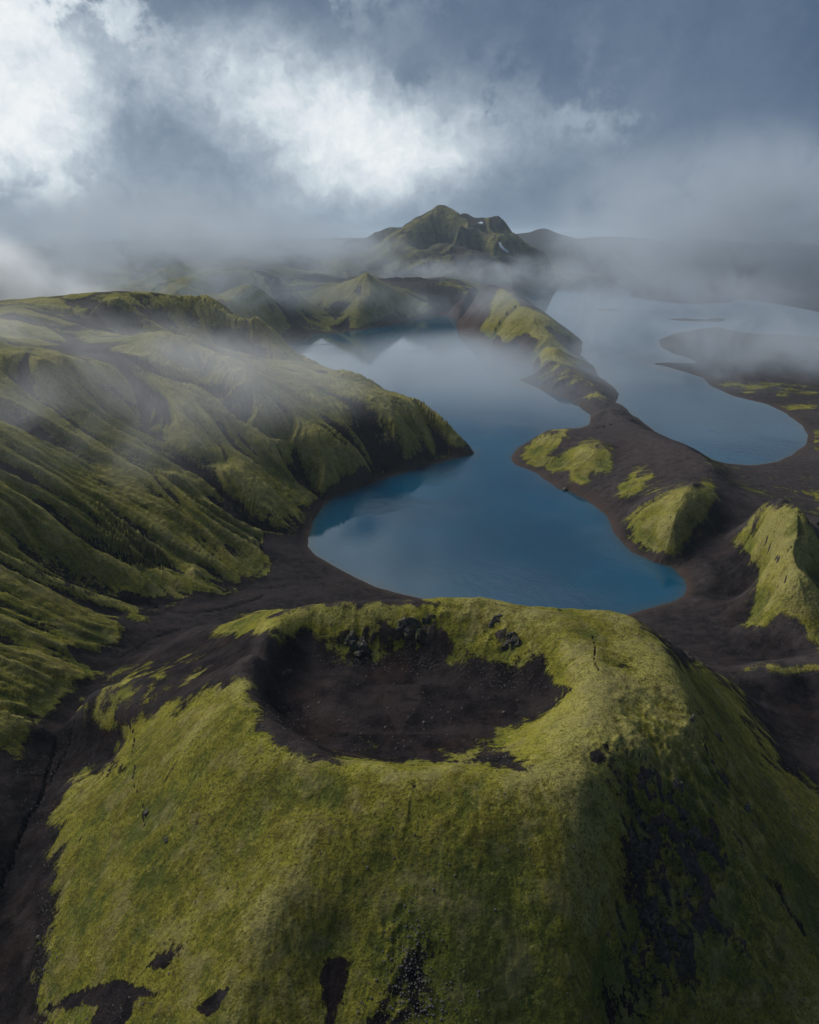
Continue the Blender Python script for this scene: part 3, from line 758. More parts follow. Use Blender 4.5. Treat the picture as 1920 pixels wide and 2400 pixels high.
# thinner moss in the gullies of the massif and of the far hills
moss = np.where(S > 8, np.minimum(moss, 2.2 + zone * 1.5 - np.clip(np.abs(GA) - .7, 0, 3) * 2.1 * (RW[2] + RW[5] + RW[6] + RW[7]) - .5 * (RW[5] + RW[7]) + GB * .35), moss)
THIN = np.zeros(Z.shape)
for s_, k_ in (((870, 2060, 60, 120, 0, 0, 400), 1.15), ((850, 2180, 110, 60, 0, 0, 400), 1.0), ((1320, 2110, 70, 110, -10, 0, 400), 1.25), ((1420, 1960, 60, 90, -20, 0, 400), 1.0), ((1440, 1760, 70, 130, -30, 0, 420), .75), ((1350, 1830, 40, 70, 0, 0, 420), .7),
               ((1350, 1640, 30, 30, 0, 0, 420), .9), ((1640, 2100, 120, 60, -30, 0, 420), .8), ((1560, 2000, 40, 110, -35, 0, 420), .7), ((1640, 1900, 30, 130, -35, 0, 460), .7), ((740, 2080, 40, 60, 0, 0, 400), .5),
               ((980, 2110, 60, 60, 0, 0, 400), .7), ((1200, 1930, 60, 40, -20, 0, 400), .5), ((1420, 1350, 12, 70, -35, 0, 600), .6), ((1470, 1500, 16, 90, -30, 0, 600), .6), ((240, 1620, 60, 30, 0, 0, 600), .7),
               ((950, 1330, 60, 30, 0, 0, 520), .8), ((1060, 1380, 50, 40, 30, 0, 520), .6), ((700, 1330, 60, 26, 0, 0, 520), .5), ((1100, 1400, 50, 30, 0, 0, 520), .7), ((600, 1400, 40, 40, 0, 0, 520), .8), ((560, 1370, 20, 60, 30, 0, 520), .6),
               ((430, 1010, 60, 110, -50, 500, 1700), .8), ((230, 830, 60, 40, 20, 500, 1700), .8), ((560, 850, 70, 30, 20, 700, 1700), .6), ((60, 1200, 120, 20, 25, 300, 1000), .9), ((250, 1260, 120, 16, 15, 300, 1000), .9), ((560, 1090, 40, 16, 10, 500, 1500), 1.1),
               ((830, 890, 140, 40, 20, 900, 2200), .55), ((330, 950, 30, 90, -45, 500, 1500), .6), ((60, 850, 60, 50, 0, 500, 1500), .5), ((200, 1000, 16, 120, -30, 400, 1300), .6), ((120, 1330, 130, 12, 12, 200, 900), .6)):
    THIN = np.maximum(THIN, spot(*s_) * k_)
THIN = np.clip(THIN, 0, 1.3)
moss = moss - .4 * FRAY
moss = moss - THIN * (1.15 + .45 * GB + .9 * fbm(X, Y + 500, 30, 4, .6))
moss = moss - 1.0 * RW[5]
# back bowl of the massif: its shade painted by baring darker gravel
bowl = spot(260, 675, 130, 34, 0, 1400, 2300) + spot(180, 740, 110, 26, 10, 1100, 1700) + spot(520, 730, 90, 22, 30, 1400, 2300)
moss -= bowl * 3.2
moss = moss - CUTM * 3.2
def box(F, ni, nj):
    for ax, n_ in ((0, ni), (1, nj)):
        P_ = np.concatenate([np.repeat(F.take([0], ax), n_ + 1, ax), F, np.repeat(F.take([-1], ax), n_, ax)], ax)
        C_ = np.cumsum(P_, ax); m_ = F.shape[ax]
        F = (C_.take(range(2 * n_ + 1, 2 * n_ + 1 + m_), ax) - C_.take(range(0, m_), ax)) / (2 * n_ + 1)
    return F
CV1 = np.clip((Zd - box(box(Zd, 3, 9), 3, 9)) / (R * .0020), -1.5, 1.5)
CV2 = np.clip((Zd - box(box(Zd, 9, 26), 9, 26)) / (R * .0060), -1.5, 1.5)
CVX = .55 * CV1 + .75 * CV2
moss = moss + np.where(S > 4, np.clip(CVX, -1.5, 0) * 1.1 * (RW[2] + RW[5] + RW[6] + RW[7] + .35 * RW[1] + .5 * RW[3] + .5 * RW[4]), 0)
# greener / yellower variation; plateau paled as drier moss and to replace weaker sunlight
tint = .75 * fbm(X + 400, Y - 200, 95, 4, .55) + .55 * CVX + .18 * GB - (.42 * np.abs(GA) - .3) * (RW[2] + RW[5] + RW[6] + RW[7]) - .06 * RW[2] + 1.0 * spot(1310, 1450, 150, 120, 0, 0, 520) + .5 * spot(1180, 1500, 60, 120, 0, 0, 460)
bright_m = np.zeros(Z.shape)
for s_, k_ in (((1120, 1560, 90, 50, -10, 0, 460), 1.0), ((560, 1540, 45, 60, 50, 0, 460), .8), ((1190, 1480, 40, 50, 0, 0, 460), .8), ((620, 1790, 22, 50, 30, 0, 400), .7), ((900, 1620, 200, 16, 0, 0, 460), .8), ((600, 1310, 100, 26, -20, 0, 520), .9),
               ((260, 1500, 90, 30, 0, 0, 700), .5), ((850, 1880, 40, 26, -40, 0, 400), .5), ((330, 1420, 140, 40, -20, 0, 700), .5)):
    bright_m = np.maximum(bright_m, spot(*s_) * k_)
rust = .55 * spot(985, 670, 50, 38, 0, 1800, 4500) + .25 * spot(1390, 965, 120, 30, 10, 600, 1700) + .3 * spot(1240, 1040, 90, 14, 30, 600, 1700)

# ------------------------------------------------------------------ mesh objects, one per landform
idx = np.arange(NR_ * NT_).reshape(NR_, NT_)
co = np.stack([X, Y, Zd], -1).reshape(-1, 3)
# normals of the whole sheet so that the seams between landforms do not show
dl = np.stack([np.gradient(X, axis=0), np.gradient(Y, axis=0), np.gradient(Zd, axis=0)], -1)
dt = np.stack([np.gradient(X, axis=1), np.gradient(Y, axis=1), np.gradient(Zd, axis=1)], -1)
nrm = np.cross(dt, dl); nrm /= np.linalg.norm(nrm, axis=-1, keepdims=True)
nrm = nrm.reshape(-1, 3)
attrs = {'moss': moss, 'thin': np.clip(THIN + .35 * RW[2] + .8 * FRAY, 0, 1), 'far': np.clip((R - 2500) / 3000, 0, 1), 'tint': tint, 'bright': bright_m, 'crag': cragk, 'rust': rust, 'gully': GA, 'wet': np.clip(1.25 - SD / (5.0 + .006 * R), 0, 1), 'ash': np.clip(.75 * RW[3] + .8 * RW[4] + .6 * RW[8] + .35 * RW[0] + .45 * CVX, 0, 1)}
qa = idx[:-1, :-1]; quads = np.stack([qa, idx[:-1, 1:], idx[1:, 1:], idx[1:, :-1]], -1).reshape(-1, 4)
qreg = REGI[:-1, :-1].reshape(-1)
# leave out the deep lake bed: nothing of it can be seen through the dark water
qsd = np.maximum.reduce([SD[:-1, :-1], SD[1:, :-1], SD[:-1, 1:], SD[1:, 1:]]).reshape(-1)
qr = R[:-1, :-1].reshape(-1)
okq = qsd > -(12 + .02 * qr)
HTs = Zd


def build_part(name, reg, mat):
    f = quads[(qreg == reg) & okq]
    used, inv = np.unique(f, return_inverse=True)
    f = inv.reshape(-1, 4)
    me = bpy.data.meshes.new(name)
    me.vertices.add(len(used)); me.vertices.foreach_set('co', co[used].astype(np.float32).ravel())
    me.loops.add(f.size); me.loops.foreach_set('vertex_index', f.astype(np.int32).ravel())
    me.polygons.add(len(f)); me.polygons.foreach_set('loop_start', np.arange(0, f.size, 4, dtype=np.int32))
    me.polygons.foreach_set('use_smooth', np.ones(len(f), bool))
    for k, a in attrs.items():
        at = me.attributes.new(k, 'FLOAT', 'POINT'); at.data.foreach_set('value', a.reshape(-1)[used].astype(np.float32))
    me.update(calc_edges=True)
    me.normals_split_custom_set_from_vertices(nrm[used].astype(np.float32))
    me.materials.append(mat)
    o = bpy.data.objects.new(name, me); scene.collection.objects.link(o)
    o['kind'] = 'structure'
    return o


def new_mat(name):
    m = bpy.data.materials.new(name); m.use_nodes = True
    t = NT(m.node_tree)
    for n_ in list(t.n): t.n.remove(n_)
    o = t.n.new('ShaderNodeOutputMaterial')
    return m, t, o


def principled(t, o, base, rough, normal=None, spec=.5):
    b = t.n.new('ShaderNodeBsdfPrincipled')
    t.put(b.inputs['Base Color'], base); t.put(b.inputs['Roughness'], rough)
    b.inputs['Specular IOR Level'].default_value = spec
    if normal is not None: t.l.new(normal, b.inputs['Normal'])
    t.l.new(b.outputs[0], o.inputs['Surface'])
    return b

land, t, o = new_mat('moss_and_gravel')
geo = t.n.new('ShaderNodeNewGeometry')
pos = geo.outputs['Position']
a_m, a_t, a_b, a_c, a_r, a_g, a_w = (t.attr(k) for k in ('moss', 'tint', 'bright', 'crag', 'rust', 'gully', 'wet'))
nf = t.noise(pos, .50, 6, .72)          # ~2 m clumps
nm = t.noise(pos, .10, 7, .68)          # ~10 m
nL = t.noise(pos, .020, 7, .66)         # ~50 m, rough enough to carry detail far away
nff = t.noise(pos, 1.9, 4, .7)
nq = t.noise(t.vmath('ADD', pos, (311, 77, 9)), .9, 4, .7)
# feathered edge between moss and gravel
edge = t.math('ADD', a_m, t.math('MULTIPLY', t.math('SUBTRACT', nf, .5), 3.4))
edge = t.math('ADD', edge, t.math('MULTIPLY', t.math('SUBTRACT', nm, .5), 3.0))
edge = t.math('ADD', edge, t.math('MULTIPLY', t.math('SUBTRACT', nq, .5), 2.4))
mf = t.maprange(edge, -.25, .35)
thin = t.attr('thin'); farat = t.attr('far')
nx = t.noise(t.vmath('ADD', pos, (77, -31, 5)), .28, 7, .74)
nx2 = t.noise(t.vmath('ADD', pos, (-177, 91, 15)), .055, 7, .70)
edge = t.math('ADD', edge, t.math('MULTIPLY', t.math('MULTIPLY', t.math('SUBTRACT', nx, .5), 9.0), thin))
edge = t.math('ADD', edge, t.math('MULTIPLY', t.math('MULTIPLY', t.math('SUBTRACT', t.noise(pos, .006, 8, .72), .5), 9.0), farat))
edge = t.math('ADD', edge, t.math('MULTIPLY', t.math('MULTIPLY', t.math('SUBTRACT', nx2, .5), 5.0), thin))
mf = t.maprange(edge, -.25, .45)
# moss colour
green = C4(.066, .080, .018); olive = C4(.152, .138, .020); yellow = C4(.320, .305, .034); pale = C4(.265, .240, .085); brown = C4(.105, .078, .014)
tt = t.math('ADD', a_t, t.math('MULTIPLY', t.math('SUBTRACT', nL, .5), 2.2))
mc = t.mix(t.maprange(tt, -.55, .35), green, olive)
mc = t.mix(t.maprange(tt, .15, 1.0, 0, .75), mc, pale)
mc = t.mix(t.maprange(t.math('ADD', nL, t.math('MULTIPLY', nm, .6)), .80, 1.0, 0, .6), mc, brown)
mc = t.mix(t.math('MULTIPLY', t.math('MULTIPLY', a_b, .75), t.maprange(nf, .42, .60)), mc, yellow)
rim_ = t.math('MULTIPLY', t.maprange(edge, -.1, .5), t.maprange(edge, .6, 1.9, 1, 0))
mc = t.mix(t.math('MULTIPLY', rim_, .26), mc, yellow)
mc = t.mix(t.maprange(nq, .52, .61, 0, .66), mc, C4(.026, .030, .009))
mc = t.mix(t.maprange(nf, .52, .62, 0, .60), mc, C4(.040, .042, .012))
mc = t.mix(t.maprange(nff, .36, .24, 0, .5), mc, pale)
mc = t.mix(t.maprange(nm, .52, .70, 0, .5), mc, C4(.050, .052, .014))
mc = t.mix(t.maprange(nx2, .50, .66, 0, .60), mc, C4(.190, .165, .070))
mc = t.mix(t.maprange(nx, .47, .34, 0, .60), mc, C4(.052, .044, .010))
mc = t.mix(t.maprange(nx, .56, .68, 0, .55), mc, C4(.330, .290, .090))
mc = t.mix(t.maprange(t.math('ADD', nx2, t.math('MULTIPLY', nL, .6)), .74, .62, 0, .55), mc, C4(.050, .062, .012))
mc = t.mix(t.math('MULTIPLY', farat, t.maprange(t.noise(pos, .006, 8, .7), .42, .58, .2, .95)), mc, C4(.062, .060, .036))
# gravel colour
gc = t.mix(t.maprange(nm, .36, .64), C4(.0060, .0052, .0060), C4(.0190, .0155, .0165))
gc = t.mix(t.maprange(nff, .56, .74, 0, .7), gc, C4(.060, .053, .053))
gc = t.mix(t.maprange(nq, .40, .28, 0, .6), gc, C4(.005, .004, .0045))
gc = t.mix(t.maprange(t.math('ADD', a_g, t.math('MULTIPLY', nm, 1.6)), .6, 2.4, 0, .5), gc, C4(.040, .032, .032))
gc = t.mix(a_r, gc, C4(.075, .036, .030))
gc = t.mix(t.maprange(t.noise(pos, .035, 5, .6), .50, .68, 0, .40), gc, C4(.034, .019, .016))
rock = t.mix(t.maprange(nf, .40, .62), C4(.014, .012, .010), C4(.125, .110, .095))
rock = t.mix(t.maprange(nx, .45, .6), rock, C4(.045, .038, .020))
gc = t.mix(t.maprange(a_c, .25, .6, 0, .9), gc, rock)
gc = t.mix(t.maprange(nx, .55, .70, 0, .6), gc, C4(.036, .030, .029))
gc = t.mix(t.maprange(nx2, .46, .36, 0, .6), gc, C4(.0065, .0055, .0062))
gc = t.mix(t.maprange(nx2, .55, .70, 0, .55), gc, C4(.040, .030, .027))
gc = t.mix(t.math('MULTIPLY', t.attr('ash'), t.maprange(nm, .30, .62, .35, .95)), gc, C4(.052, .043, .043))
gc = t.mix(t.math('MULTIPLY', a_w, t.maprange(nf, .35, .6, .5, .95)), gc, C4(.052, .037, .031))
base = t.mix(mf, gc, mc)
bmp1 = t.n.new('ShaderNodeBump'); bmp1.inputs['Distance'].default_value = 1.0
bmp1.inputs['Strength'].default_value = .9
hh = t.math('ADD', t.math('MULTIPLY', nf, 1.3), t.math('MULTIPLY', nff, .35))
hh = t.math('ADD', hh, t.math('MULTIPLY', nm, 3.0))
hh = t.math('ADD', hh, t.math('MULTIPLY', nq, .6))
hh = t.math('ADD', hh, t.math('MULTIPLY', mf, .4))
hh = t.math('ADD', hh, t.math('MULTIPLY', nL, 3.0))
hh = t.math('ADD', hh, t.math('MULTIPLY', t.math('MULTIPLY', t.noise(pos, .007, 8, .68), 55.0), farat))
t.l.new(hh, bmp1.inputs['Height'])
principled(t, o, base, 1.0, bmp1.outputs[0], .03)

for nme, k in REG.items():
    build_part(nme, k, land)

# ------------------------------------------------------------------ water
wat, t, o = new_mat('lake_water')
geo = t.n.new('ShaderNodeNewGeometry'); pos = geo.outputs['Position']
mp = t.n.new('ShaderNodeMapping'); mp.inputs['Scale'].default_value = (1, .55, 1); mp.inputs['Rotation'].default_value = (0, 0, rad(25))
t.l.new(pos, mp.inputs[0])
r1 = t.noise(mp.outputs[0], .55, 3, .6); r2 = t.noise(mp.outputs[0], .10, 3, .5)
calm = t.noise(pos, .0035, 3, .5, .6)
cp_ = P(700, 1185, 0)
dcalm = t.vmath('DISTANCE', pos, cp_)
calm = t.math('SUBTRACT', calm, t.maprange(dcalm, 60, 230, .3, 0))
seph = t.n.new('ShaderNodeSeparateXYZ'); t.l.new(pos, seph.inputs[0])
calm = t.math('SUBTRACT', calm, t.maprange(seph.outputs[1], 1250, 1900, 0, .17))
bp = t.n.new('ShaderNodeBump'); bp.inputs['Distance'].default_value = 1.0
t.l.new(t.maprange(calm, .40, .62, .03, .42), bp.inputs['Strength'])
t.l.new(t.math('ADD', r1, t.math('MULTIPLY', r2, 1.5)), bp.inputs['Height'])
shal = t.attr('shallow')
deep = t.mix(t.maprange(t.noise(pos, .004, 3, .5), .35, .65), C4(.0010, .036, .074), C4(.002, .052, .098))
wc = t.mix(t.math('MULTIPLY', shal, .8), deep, C4(.030, .042, .040))
b = principled(t, o, wc, t.maprange(calm, .40, .62, .03, .14), bp.outputs[0], .5)
b.inputs['IOR'].default_value = 1.48


ws = 2
Lw, Tw = L[::ws, ::ws], T[::ws, ::ws]
Xw, Yw, SDw, Rw = X[::ws, ::ws], Y[::ws, ::ws], SD[::ws, ::ws], R[::ws, ::ws]
nw = np.arange(Xw.size).reshape(Xw.shape)
wq = np.stack([nw[:-1, :-1], nw[:-1, 1:], nw[1:, 1:], nw[1:, :-1]], -1).reshape(-1, 4)
wmin = np.minimum.reduce([SDw[:-1, :-1], SDw[1:, :-1], SDw[:-1, 1:], SDw[1:, 1:]]).reshape(-1)
wl, wt = Lw[:-1, :-1].reshape(-1), Tw[:-1, :-1].reshape(-1)


def water(name, pl, pad=.012):
    """a level sheet at z = 0 reaching a little under the shore"""
    q = poly_lp(pl); lo, hi = q.min(0) - pad, q.max(0) + pad
    m = (wl > lo[0]) & (wl < hi[0]) & (wt > lo[1]) & (wt < hi[1]) & (wmin < .006 * np.exp(wl))
    ids = np.nonzero(m)[0]
    d = signed_dist(wl[ids], wt[ids], q)
    f = wq[ids[d < pad]]
    if not len(f): return
    used, inv = np.unique(f, return_inverse=True); f = inv.reshape(-1, 4)
    c = np.stack([Xw.reshape(-1)[used], Yw.reshape(-1)[used], np.zeros(len(used))], -1)
    me = bpy.data.meshes.new(name); me.from_pydata(c.tolist(), [], f.tolist())
    at = me.attributes.new('shallow', 'FLOAT', 'POINT')
    at.data.foreach_set('value', np.clip(np.exp(SDw.reshape(-1)[used] / (4.0 + .002 * Rw.reshape(-1)[used])), 0, 1).astype(np.float32))
    if me.polygons[0].normal.z < 0: me.flip_normals()
    me.materials.append(wat)
    ob = bpy.data.objects.new(name, me); scene.collection.objects.link(ob); ob['kind'] = 'structure'


water('lake_water', LAKE1)
water('far_lake_water', LAKE2)
water('pond_water', POND_A); water('pond_water', POND_B); water('pond_water', POND_C)
for r_ in RIVERS: water('river_water', r_)

# ------------------------------------------------------------------ air: one even haze, and banks of drifting mist
def vol_mat(name):
    m, t, o = new_mat(name)
    pv = t.n.new('ShaderNodeVolumePrincipled')
    t.l.new(pv.outputs[0], o.inputs['Volume'])
    return m, t, pv


hz, t, pv = vol_mat('haze_air')
pv.inputs['Color'].default_value = (.70, .86, 1.0, 1)
pv.inputs['Density'].default_value = 0.00002
pv.inputs['Anisotropy'].default_value = 0.2
bx0, bx1, by0, by1, bz0, bz1 = -62000, 62000, -200, 66000, -40, 760
vs = [(x, y, z) for x in (bx0, bx1) for y in (by0, by1) for z in (bz0, bz1)]
fs = [(0, 1, 3, 2), (4, 6, 7, 5), (0, 4, 5, 1), (2, 3, 7, 6), (0, 2, 6, 4), (1, 5, 7, 3)]
me = bpy.data.meshes.new('haze'); me.from_pydata(vs, [], fs); me.materials.append(hz)
ho = bpy.data.objects.new('haze', me); scene.collection.objects.link(ho); ho['kind'] = 'stuff'


def mist(u, v, y, rx, ry, rz, dens, scale=1.0, cut=.50, seed=0.0, col=(.93, .96, 1.0), aniso=.3, rot=0):
    """a drifting bank: an ellipsoid of air whose density comes from fractal noise and fades towards its edge"""
    c = Q(u, v, y)
    m, t, pv = vol_mat('mist')
    pv.inputs['Color'].default_value = (*(col if y < 2200 else (.70, .77, .85) if y < 6000 else (.50, .60, .72)), 1); pv.inputs['Anisotropy'].default_value = aniso if y < 2200 else .05  # farther banks take darker colours, standing in for shade from cloud above
    tc_ = t.n.new('ShaderNodeTexCoord'); ob = tc_.outputs['Object']
    r = t.vmath('LENGTH', ob)
    fall = t.maprange(r, .15, 1.0, 1, 0)
    sv = t.vmath('MULTIPLY', ob, (rx / 400 * scale, ry / 400 * scale, rz / 300 * scale))
    sv = t.vmath('ADD', sv, (seed, seed * 1.7, seed * .6))
    nz = t.noise(sv, 1.0, 5, .66, .8)
    d = t.math('MULTIPLY', t.maprange(nz, cut, cut + .16), fall)
    t.l.new(t.math('MULTIPLY', d, dens), pv.inputs['Density'])
    me = bpy.data.meshes.new('mist_bank')
    bm = bmesh.new(); bmesh.ops.create_icosphere(bm, subdivisions=3, radius=1.0); bm.to_mesh(me); bm.free()
    me.materials.append(m)
    o = bpy.data.objects.new('mist_bank', me); scene.collection.objects.link(o)
    o.location = c; o.scale = (rx, ry, rz); o.rotation_euler = (0, 0, rad(rot)); o['kind'] = 'stuff'
    return o


MIST = [
    # u, v, y, rx, ry, rz, density, scale, cut, seed
    (110, 720, 1200, 520, 330, 90, .0020, 1.4, .42, 1.0),
    (430, 790, 1080, 420, 300, 80, .0024, 1.3, .42, 5.0),
    (180, 900, 860, 300, 220, 80, .0020, 1.6, .40, 6.0),
    (-40, 585, 1900, 170, 250, 130, .016, 2.0, .36, 9.0),
    (60, 640, 2100, 420, 300, 110, .0045, 1.6, .42, 10.0),
    (240, 505, 3600, 1000, 800, 230, .0032, 1.5, .42, 13.0),
    (520, 500, 4300, 700, 500, 190, .0030, 1.5, .42, 14.0),
    (330, 460, 5200, 1100, 700, 330, .0026, 1.3, .40, 15.0),
    (660, 520, 4900, 800, 700, 200, .0024, 1.0, .40, 17.0),
    (300, 600, 2600, 900, 500, 150, .0026, 1.5, .44, 21.0),
    (1060, 570, 4700, 800, 400, 130, .0026, 1.4, .44, 25.0),
    (1290, 540, 2900, 330, 400, 460, .0030, 1.0, .38, 29.0),
    (1620, 480, 4200, 1300, 900, 620, .0030, 1.1, .36, 33.0),
    (1620, 720, 2250, 520, 420, 120, .0042, 1.5, .42, 34.0),
    (1250, 700, 2500, 330, 300, 160, .0030, 1.4, .44, 35.0),
    (1350, 630, 2900, 900, 500, 140, .0028, 1.4, .42, 37.0),
    (1500, 510, 9500, 2600, 1500, 420, .0010, .8, .38, 41.0),
    (80, 500, 9000, 2300, 1500, 520, .0012, .8, .36, 43.0),
    (560, 495, 9500, 1800, 1200, 380, .0010, .8, .38, 44.0),
    (930, 640, 3100, 700, 400, 90, .0014, 1.4, .46, 47.0),
    (1000, 770, 2300, 620, 900, 80, .0030, 1.0, .26, 51.0),  # low veil added to brighten the far half of the lake
    (600, 505, 6300, 800, 400, 200, .0034, 1.4, .40, 58.0),
    (860, 575, 5300, 1100, 400, 150, .0020, 1.5, .44, 53.0),
    (600, 610, 3300, 700, 300, 130, .0016, 1.3, .42, 54.0),
    (1500, 760, 2200, 600, 500, 110, .0016, 1.4, .42, 55.0),
    (20, 560, 3000, 500, 300, 200, .0060, 1.8, .42, 57.0),
]
for m_ in MIST: mist(*m_)


# ------------------------------------------------------------------ standing on the ground
def height_at(x, y):
    r = math.hypot(x, y); a = math.atan2(x, y)
    i = np.interp(math.log(max(r, 31)), LR, np.arange(NR_)); j = np.interp(a, TH, np.arange(NT_))
    i0 = min(int(i), NR_ - 2); j0 = min(int(j), NT_ - 2); fi = i - i0; fj = j - j0
    return float((Zd[i0, j0] * (1 - fj) + Zd[i0, j0 + 1] * fj) * (1 - fi) + (Zd[i0 + 1, j0] * (1 - fj) + Zd[i0 + 1, j0 + 1] * fj) * fi)


def ground(u, v):
    """the first point of the relief seen at (u, v)"""
    d = cam_dir(u, v); t_ = 130.0
    while t_ < 12000:
        x, y, z = d.x * t_, d.y * t_, CAM_Z + d.z * t_
        if z < height_at(x, y): break
        t_ *= 1.004
    lo, hi = t_ / 1.004, t_
    for _ in range(8):
        m_ = (lo + hi) / 2
        if CAM_Z + d.z * m_ < height_at(d.x * m_, d.y * m_): hi = m_
        else: lo = m_
    return Vector((d.x * hi, d.y * hi, height_at(d.x * hi, d.y * hi)))


rockm, t, o = new_mat('lava_rock')
tc_ = t.n.new('ShaderNodeNewGeometry'); pos = tc_.outputs['Position']
ra = t.noise(pos, 1.6, 6, .7); rb = t.noise(pos, .35, 5, .7)
rc = t.mix(t.maprange(ra, .38, .64), C4(.018, .015, .014), C4(.150, .135, .122))
rc = t.mix(t.maprange(t.math('ADD', rb, t.math('MULTIPLY', ra, .4)), .70, .80, 0, .85), rc, C4(.070, .072, .012))
bb = t.n.new('ShaderNodeBump'); bb.inputs['Distance'].default_value = .6; bb.inputs['Strength'].default_value = .9
t.l.new(ra, bb.inputs['Height'])
principled(t, o, rc, .9, bb.outputs[0], .25)
stonem, t, o = new_mat('loose_stone')
oi = t.n.new('ShaderNodeNewGeometry')
rc = t.mix(t.noise(oi.outputs['Position'], .8, 3, .7), C4(.018, .016, .016), C4(.115, .105, .100))
principled(t, o, rc, .9, None, .25)
snowm, t, o = new_mat('old_snow')
geo = t.n.new('ShaderNodeNewGeometry')
principled(t, o, t.mix(t.noise(geo.outputs['Position'], .05, 4, .6), C4(.62, .66, .72), C4(.82, .84, .86)), .7, None, .3)


def tri_noise(p, s_, k):
    return math.sin(p[0] * s_ + k) * math.sin(p[1] * s_ * 1.3 + k * 2.1) + math.sin(p[2] * s_ * .9 + k * .7) * .7


def rock_mesh(name, sub, k, craggy, mat, flat=1.0):
    bm = bmesh.new(); bmesh.ops.create_icosphere(bm, subdivisions=sub, radius=1.0)
    for v_ in bm.verts:
        p_ = v_.co.copy()
        f_ = 1 + .16 * tri_noise(p_, 2.1, k) + craggy * (.15 * tri_noise(p_, 5.3, k * 3) + .09 * tri_noise(p_, 11.7, k * 5))
        # cut facets
        for (a, b_, c_, lim) in ((.8, .3, .5, .72), (-.6, .7, .4, .75), (.1, -.9, .4, .70), (-.3, -.2, .93, .66)):
            dd = (p_.x * a + p_.y * b_ + p_.z * c_) * f_
            if dd > lim: f_ *= lim / dd
        v_.co = p_ * f_
        v_.co.z *= flat
    me = bpy.data.meshes.new(name); bm.to_mesh(me); bm.free()
    me.materials.append(mat)
    return me


bmesh_ids = [rock_mesh('boulder', 2, k * 1.7 + .3, .6, stonem, .8) for k in range(5)]
BOULD = [(893, 1522), (944, 1500), (951, 1513), (911, 1512), (892, 1459), (973, 1492), (942, 1547), (893, 1536), (714, 1518), (725, 1501), (633, 1450), (673, 1480), (794, 1399), (866, 1415), (772, 1424), (969, 1527), (1061, 1500), (817, 1491),
         (978, 1560), (902, 1585), (929, 1495), (1005, 1560), (850, 1560), (760, 1545), (700, 1420), (1030, 1470), (860, 1510), (935, 1440), (812, 1532), (990, 1450), (650, 1490), (830, 1440), (1090, 1475), (905, 1480), (745, 1470), (880, 1420)]
for i, (u, v) in enumerate(BOULD):
    p_ = ground(u, v)
    o = bpy.data.objects.new('boulder', bmesh_ids[i % 5]); scene.collection.objects.link(o)
    s_ = random.choice((.45, .55, .7, .9)) * (1.25 if i < 6 else 1)
    o.scale = (s_, s_ * random.uniform(.8, 1.1), s_ * random.uniform(.7, 1)); o.location = p_ + Vector((0, 0, s_ * .3)); o.rotation_euler = (0, 0, random.uniform(0, 6.28))
    o['label'] = 'small dark lava boulder lying loose on the black crater floor'; o['category'] = 'boulder'; o['group'] = 'boulders on the crater floor'
SINGLE = [(754, 1377, 2.4, 'biggest lone boulder fallen below the back cliff of the crater', 'boulder'), (351, 1768, 1.5, 'pale grey boulder in the moss of the left slope below the long crack', 'boulder'),
          (310, 1712, 2.0, 'grey rock knob standing out of the moss beside the long crack', 'boulder'), (80, 1975, 1.4, 'grey boulder on the bare gravel strip left of the moss slope', 'boulder'),
          (508, 1263, 1.3, 'dark boulder on the ash plain beside the dry channel', 'boulder'), (742, 1203, 2.0, 'dark boulder near the curved left beach of the lake', 'boulder'), (1279, 1967, 1.3, 'pale boulder low on the right side of the hill face', 'boulder'),
          (1190, 1031, 5.0, 'dark rock at the water edge below the mossy mound', 'rock')]
for i, (u, v, s_, lab_, cat_) in enumerate(SINGLE):
    p_ = ground(u, v)
    o = bpy.data.objects.new('boulder' if cat_ == 'boulder' else 'shore_rock', rock_mesh('boulder', 3, 2.2 * i + 1, .9, rockm, .8)); scene.collection.objects.link(o)
    o.scale = (s_, s_ * .9, s_ * .8); o.location = p_ + Vector((0, 0, s_ * .25)); o.rotation_euler = (0, 0, random.uniform(0, 6.28))
    o['label'] = lab_; o['category'] = cat_


def outcrop(u, v, n_, spread_u, spread_v, size, label):
    """a crag of several upright broken blocks bedded in the slope, welded into one mesh"""
    base_ = ground(u, v)
    bm = bmesh.new(); placed = []
    for k in range(n_):
        a = rng.normal(0, spread_u); b_ = rng.normal(0, spread_v)
        p_ = ground(u + a, v + b_)
        if k:
            q_ = min(placed, key=lambda z_: (z_ - p_).length)
            if (q_ - p_).length > size * .5:
                p_ = q_ + (p_ - q_).normalized() * size * .5; p_.z = height_at(p_.x, p_.y)
        placed.append(p_)
        s_ = size * random.uniform(.6, 1.0)
        tmp = rock_mesh('tmp', 3, random.uniform(0, 30), 1.5, rockm, random.uniform(1.0, 1.7))
        rz = random.uniform(0, 6.28); c_, sn = math.cos(rz), math.sin(rz)
        n0 = len(bm.verts)
        bm.from_mesh(tmp); bpy.data.meshes.remove(tmp)
        bm.verts.ensure_lookup_table()
        for q in bm.verts[n0:]:
            x, y, z = q.co * s_; y *= .55; x += z * .25 * math.sin(k)
            q.co = Vector((x * c_ - y * sn, x * sn + y * c_, z)) + p_ - base_ - Vector((0, 0, s_ * .35))
    me = bpy.data.meshes.new('rock_outcrop'); bm.to_mesh(me); bm.free(); me.materials.append(rockm)
    o = bpy.data.objects.new('rock_outcrop', me); scene.collection.objects.link(o); o.location = base_
    o['label'] = label; o['category'] = 'rock outcrop'; o['group'] = 'crags breaking out of the crater hill'
    return o


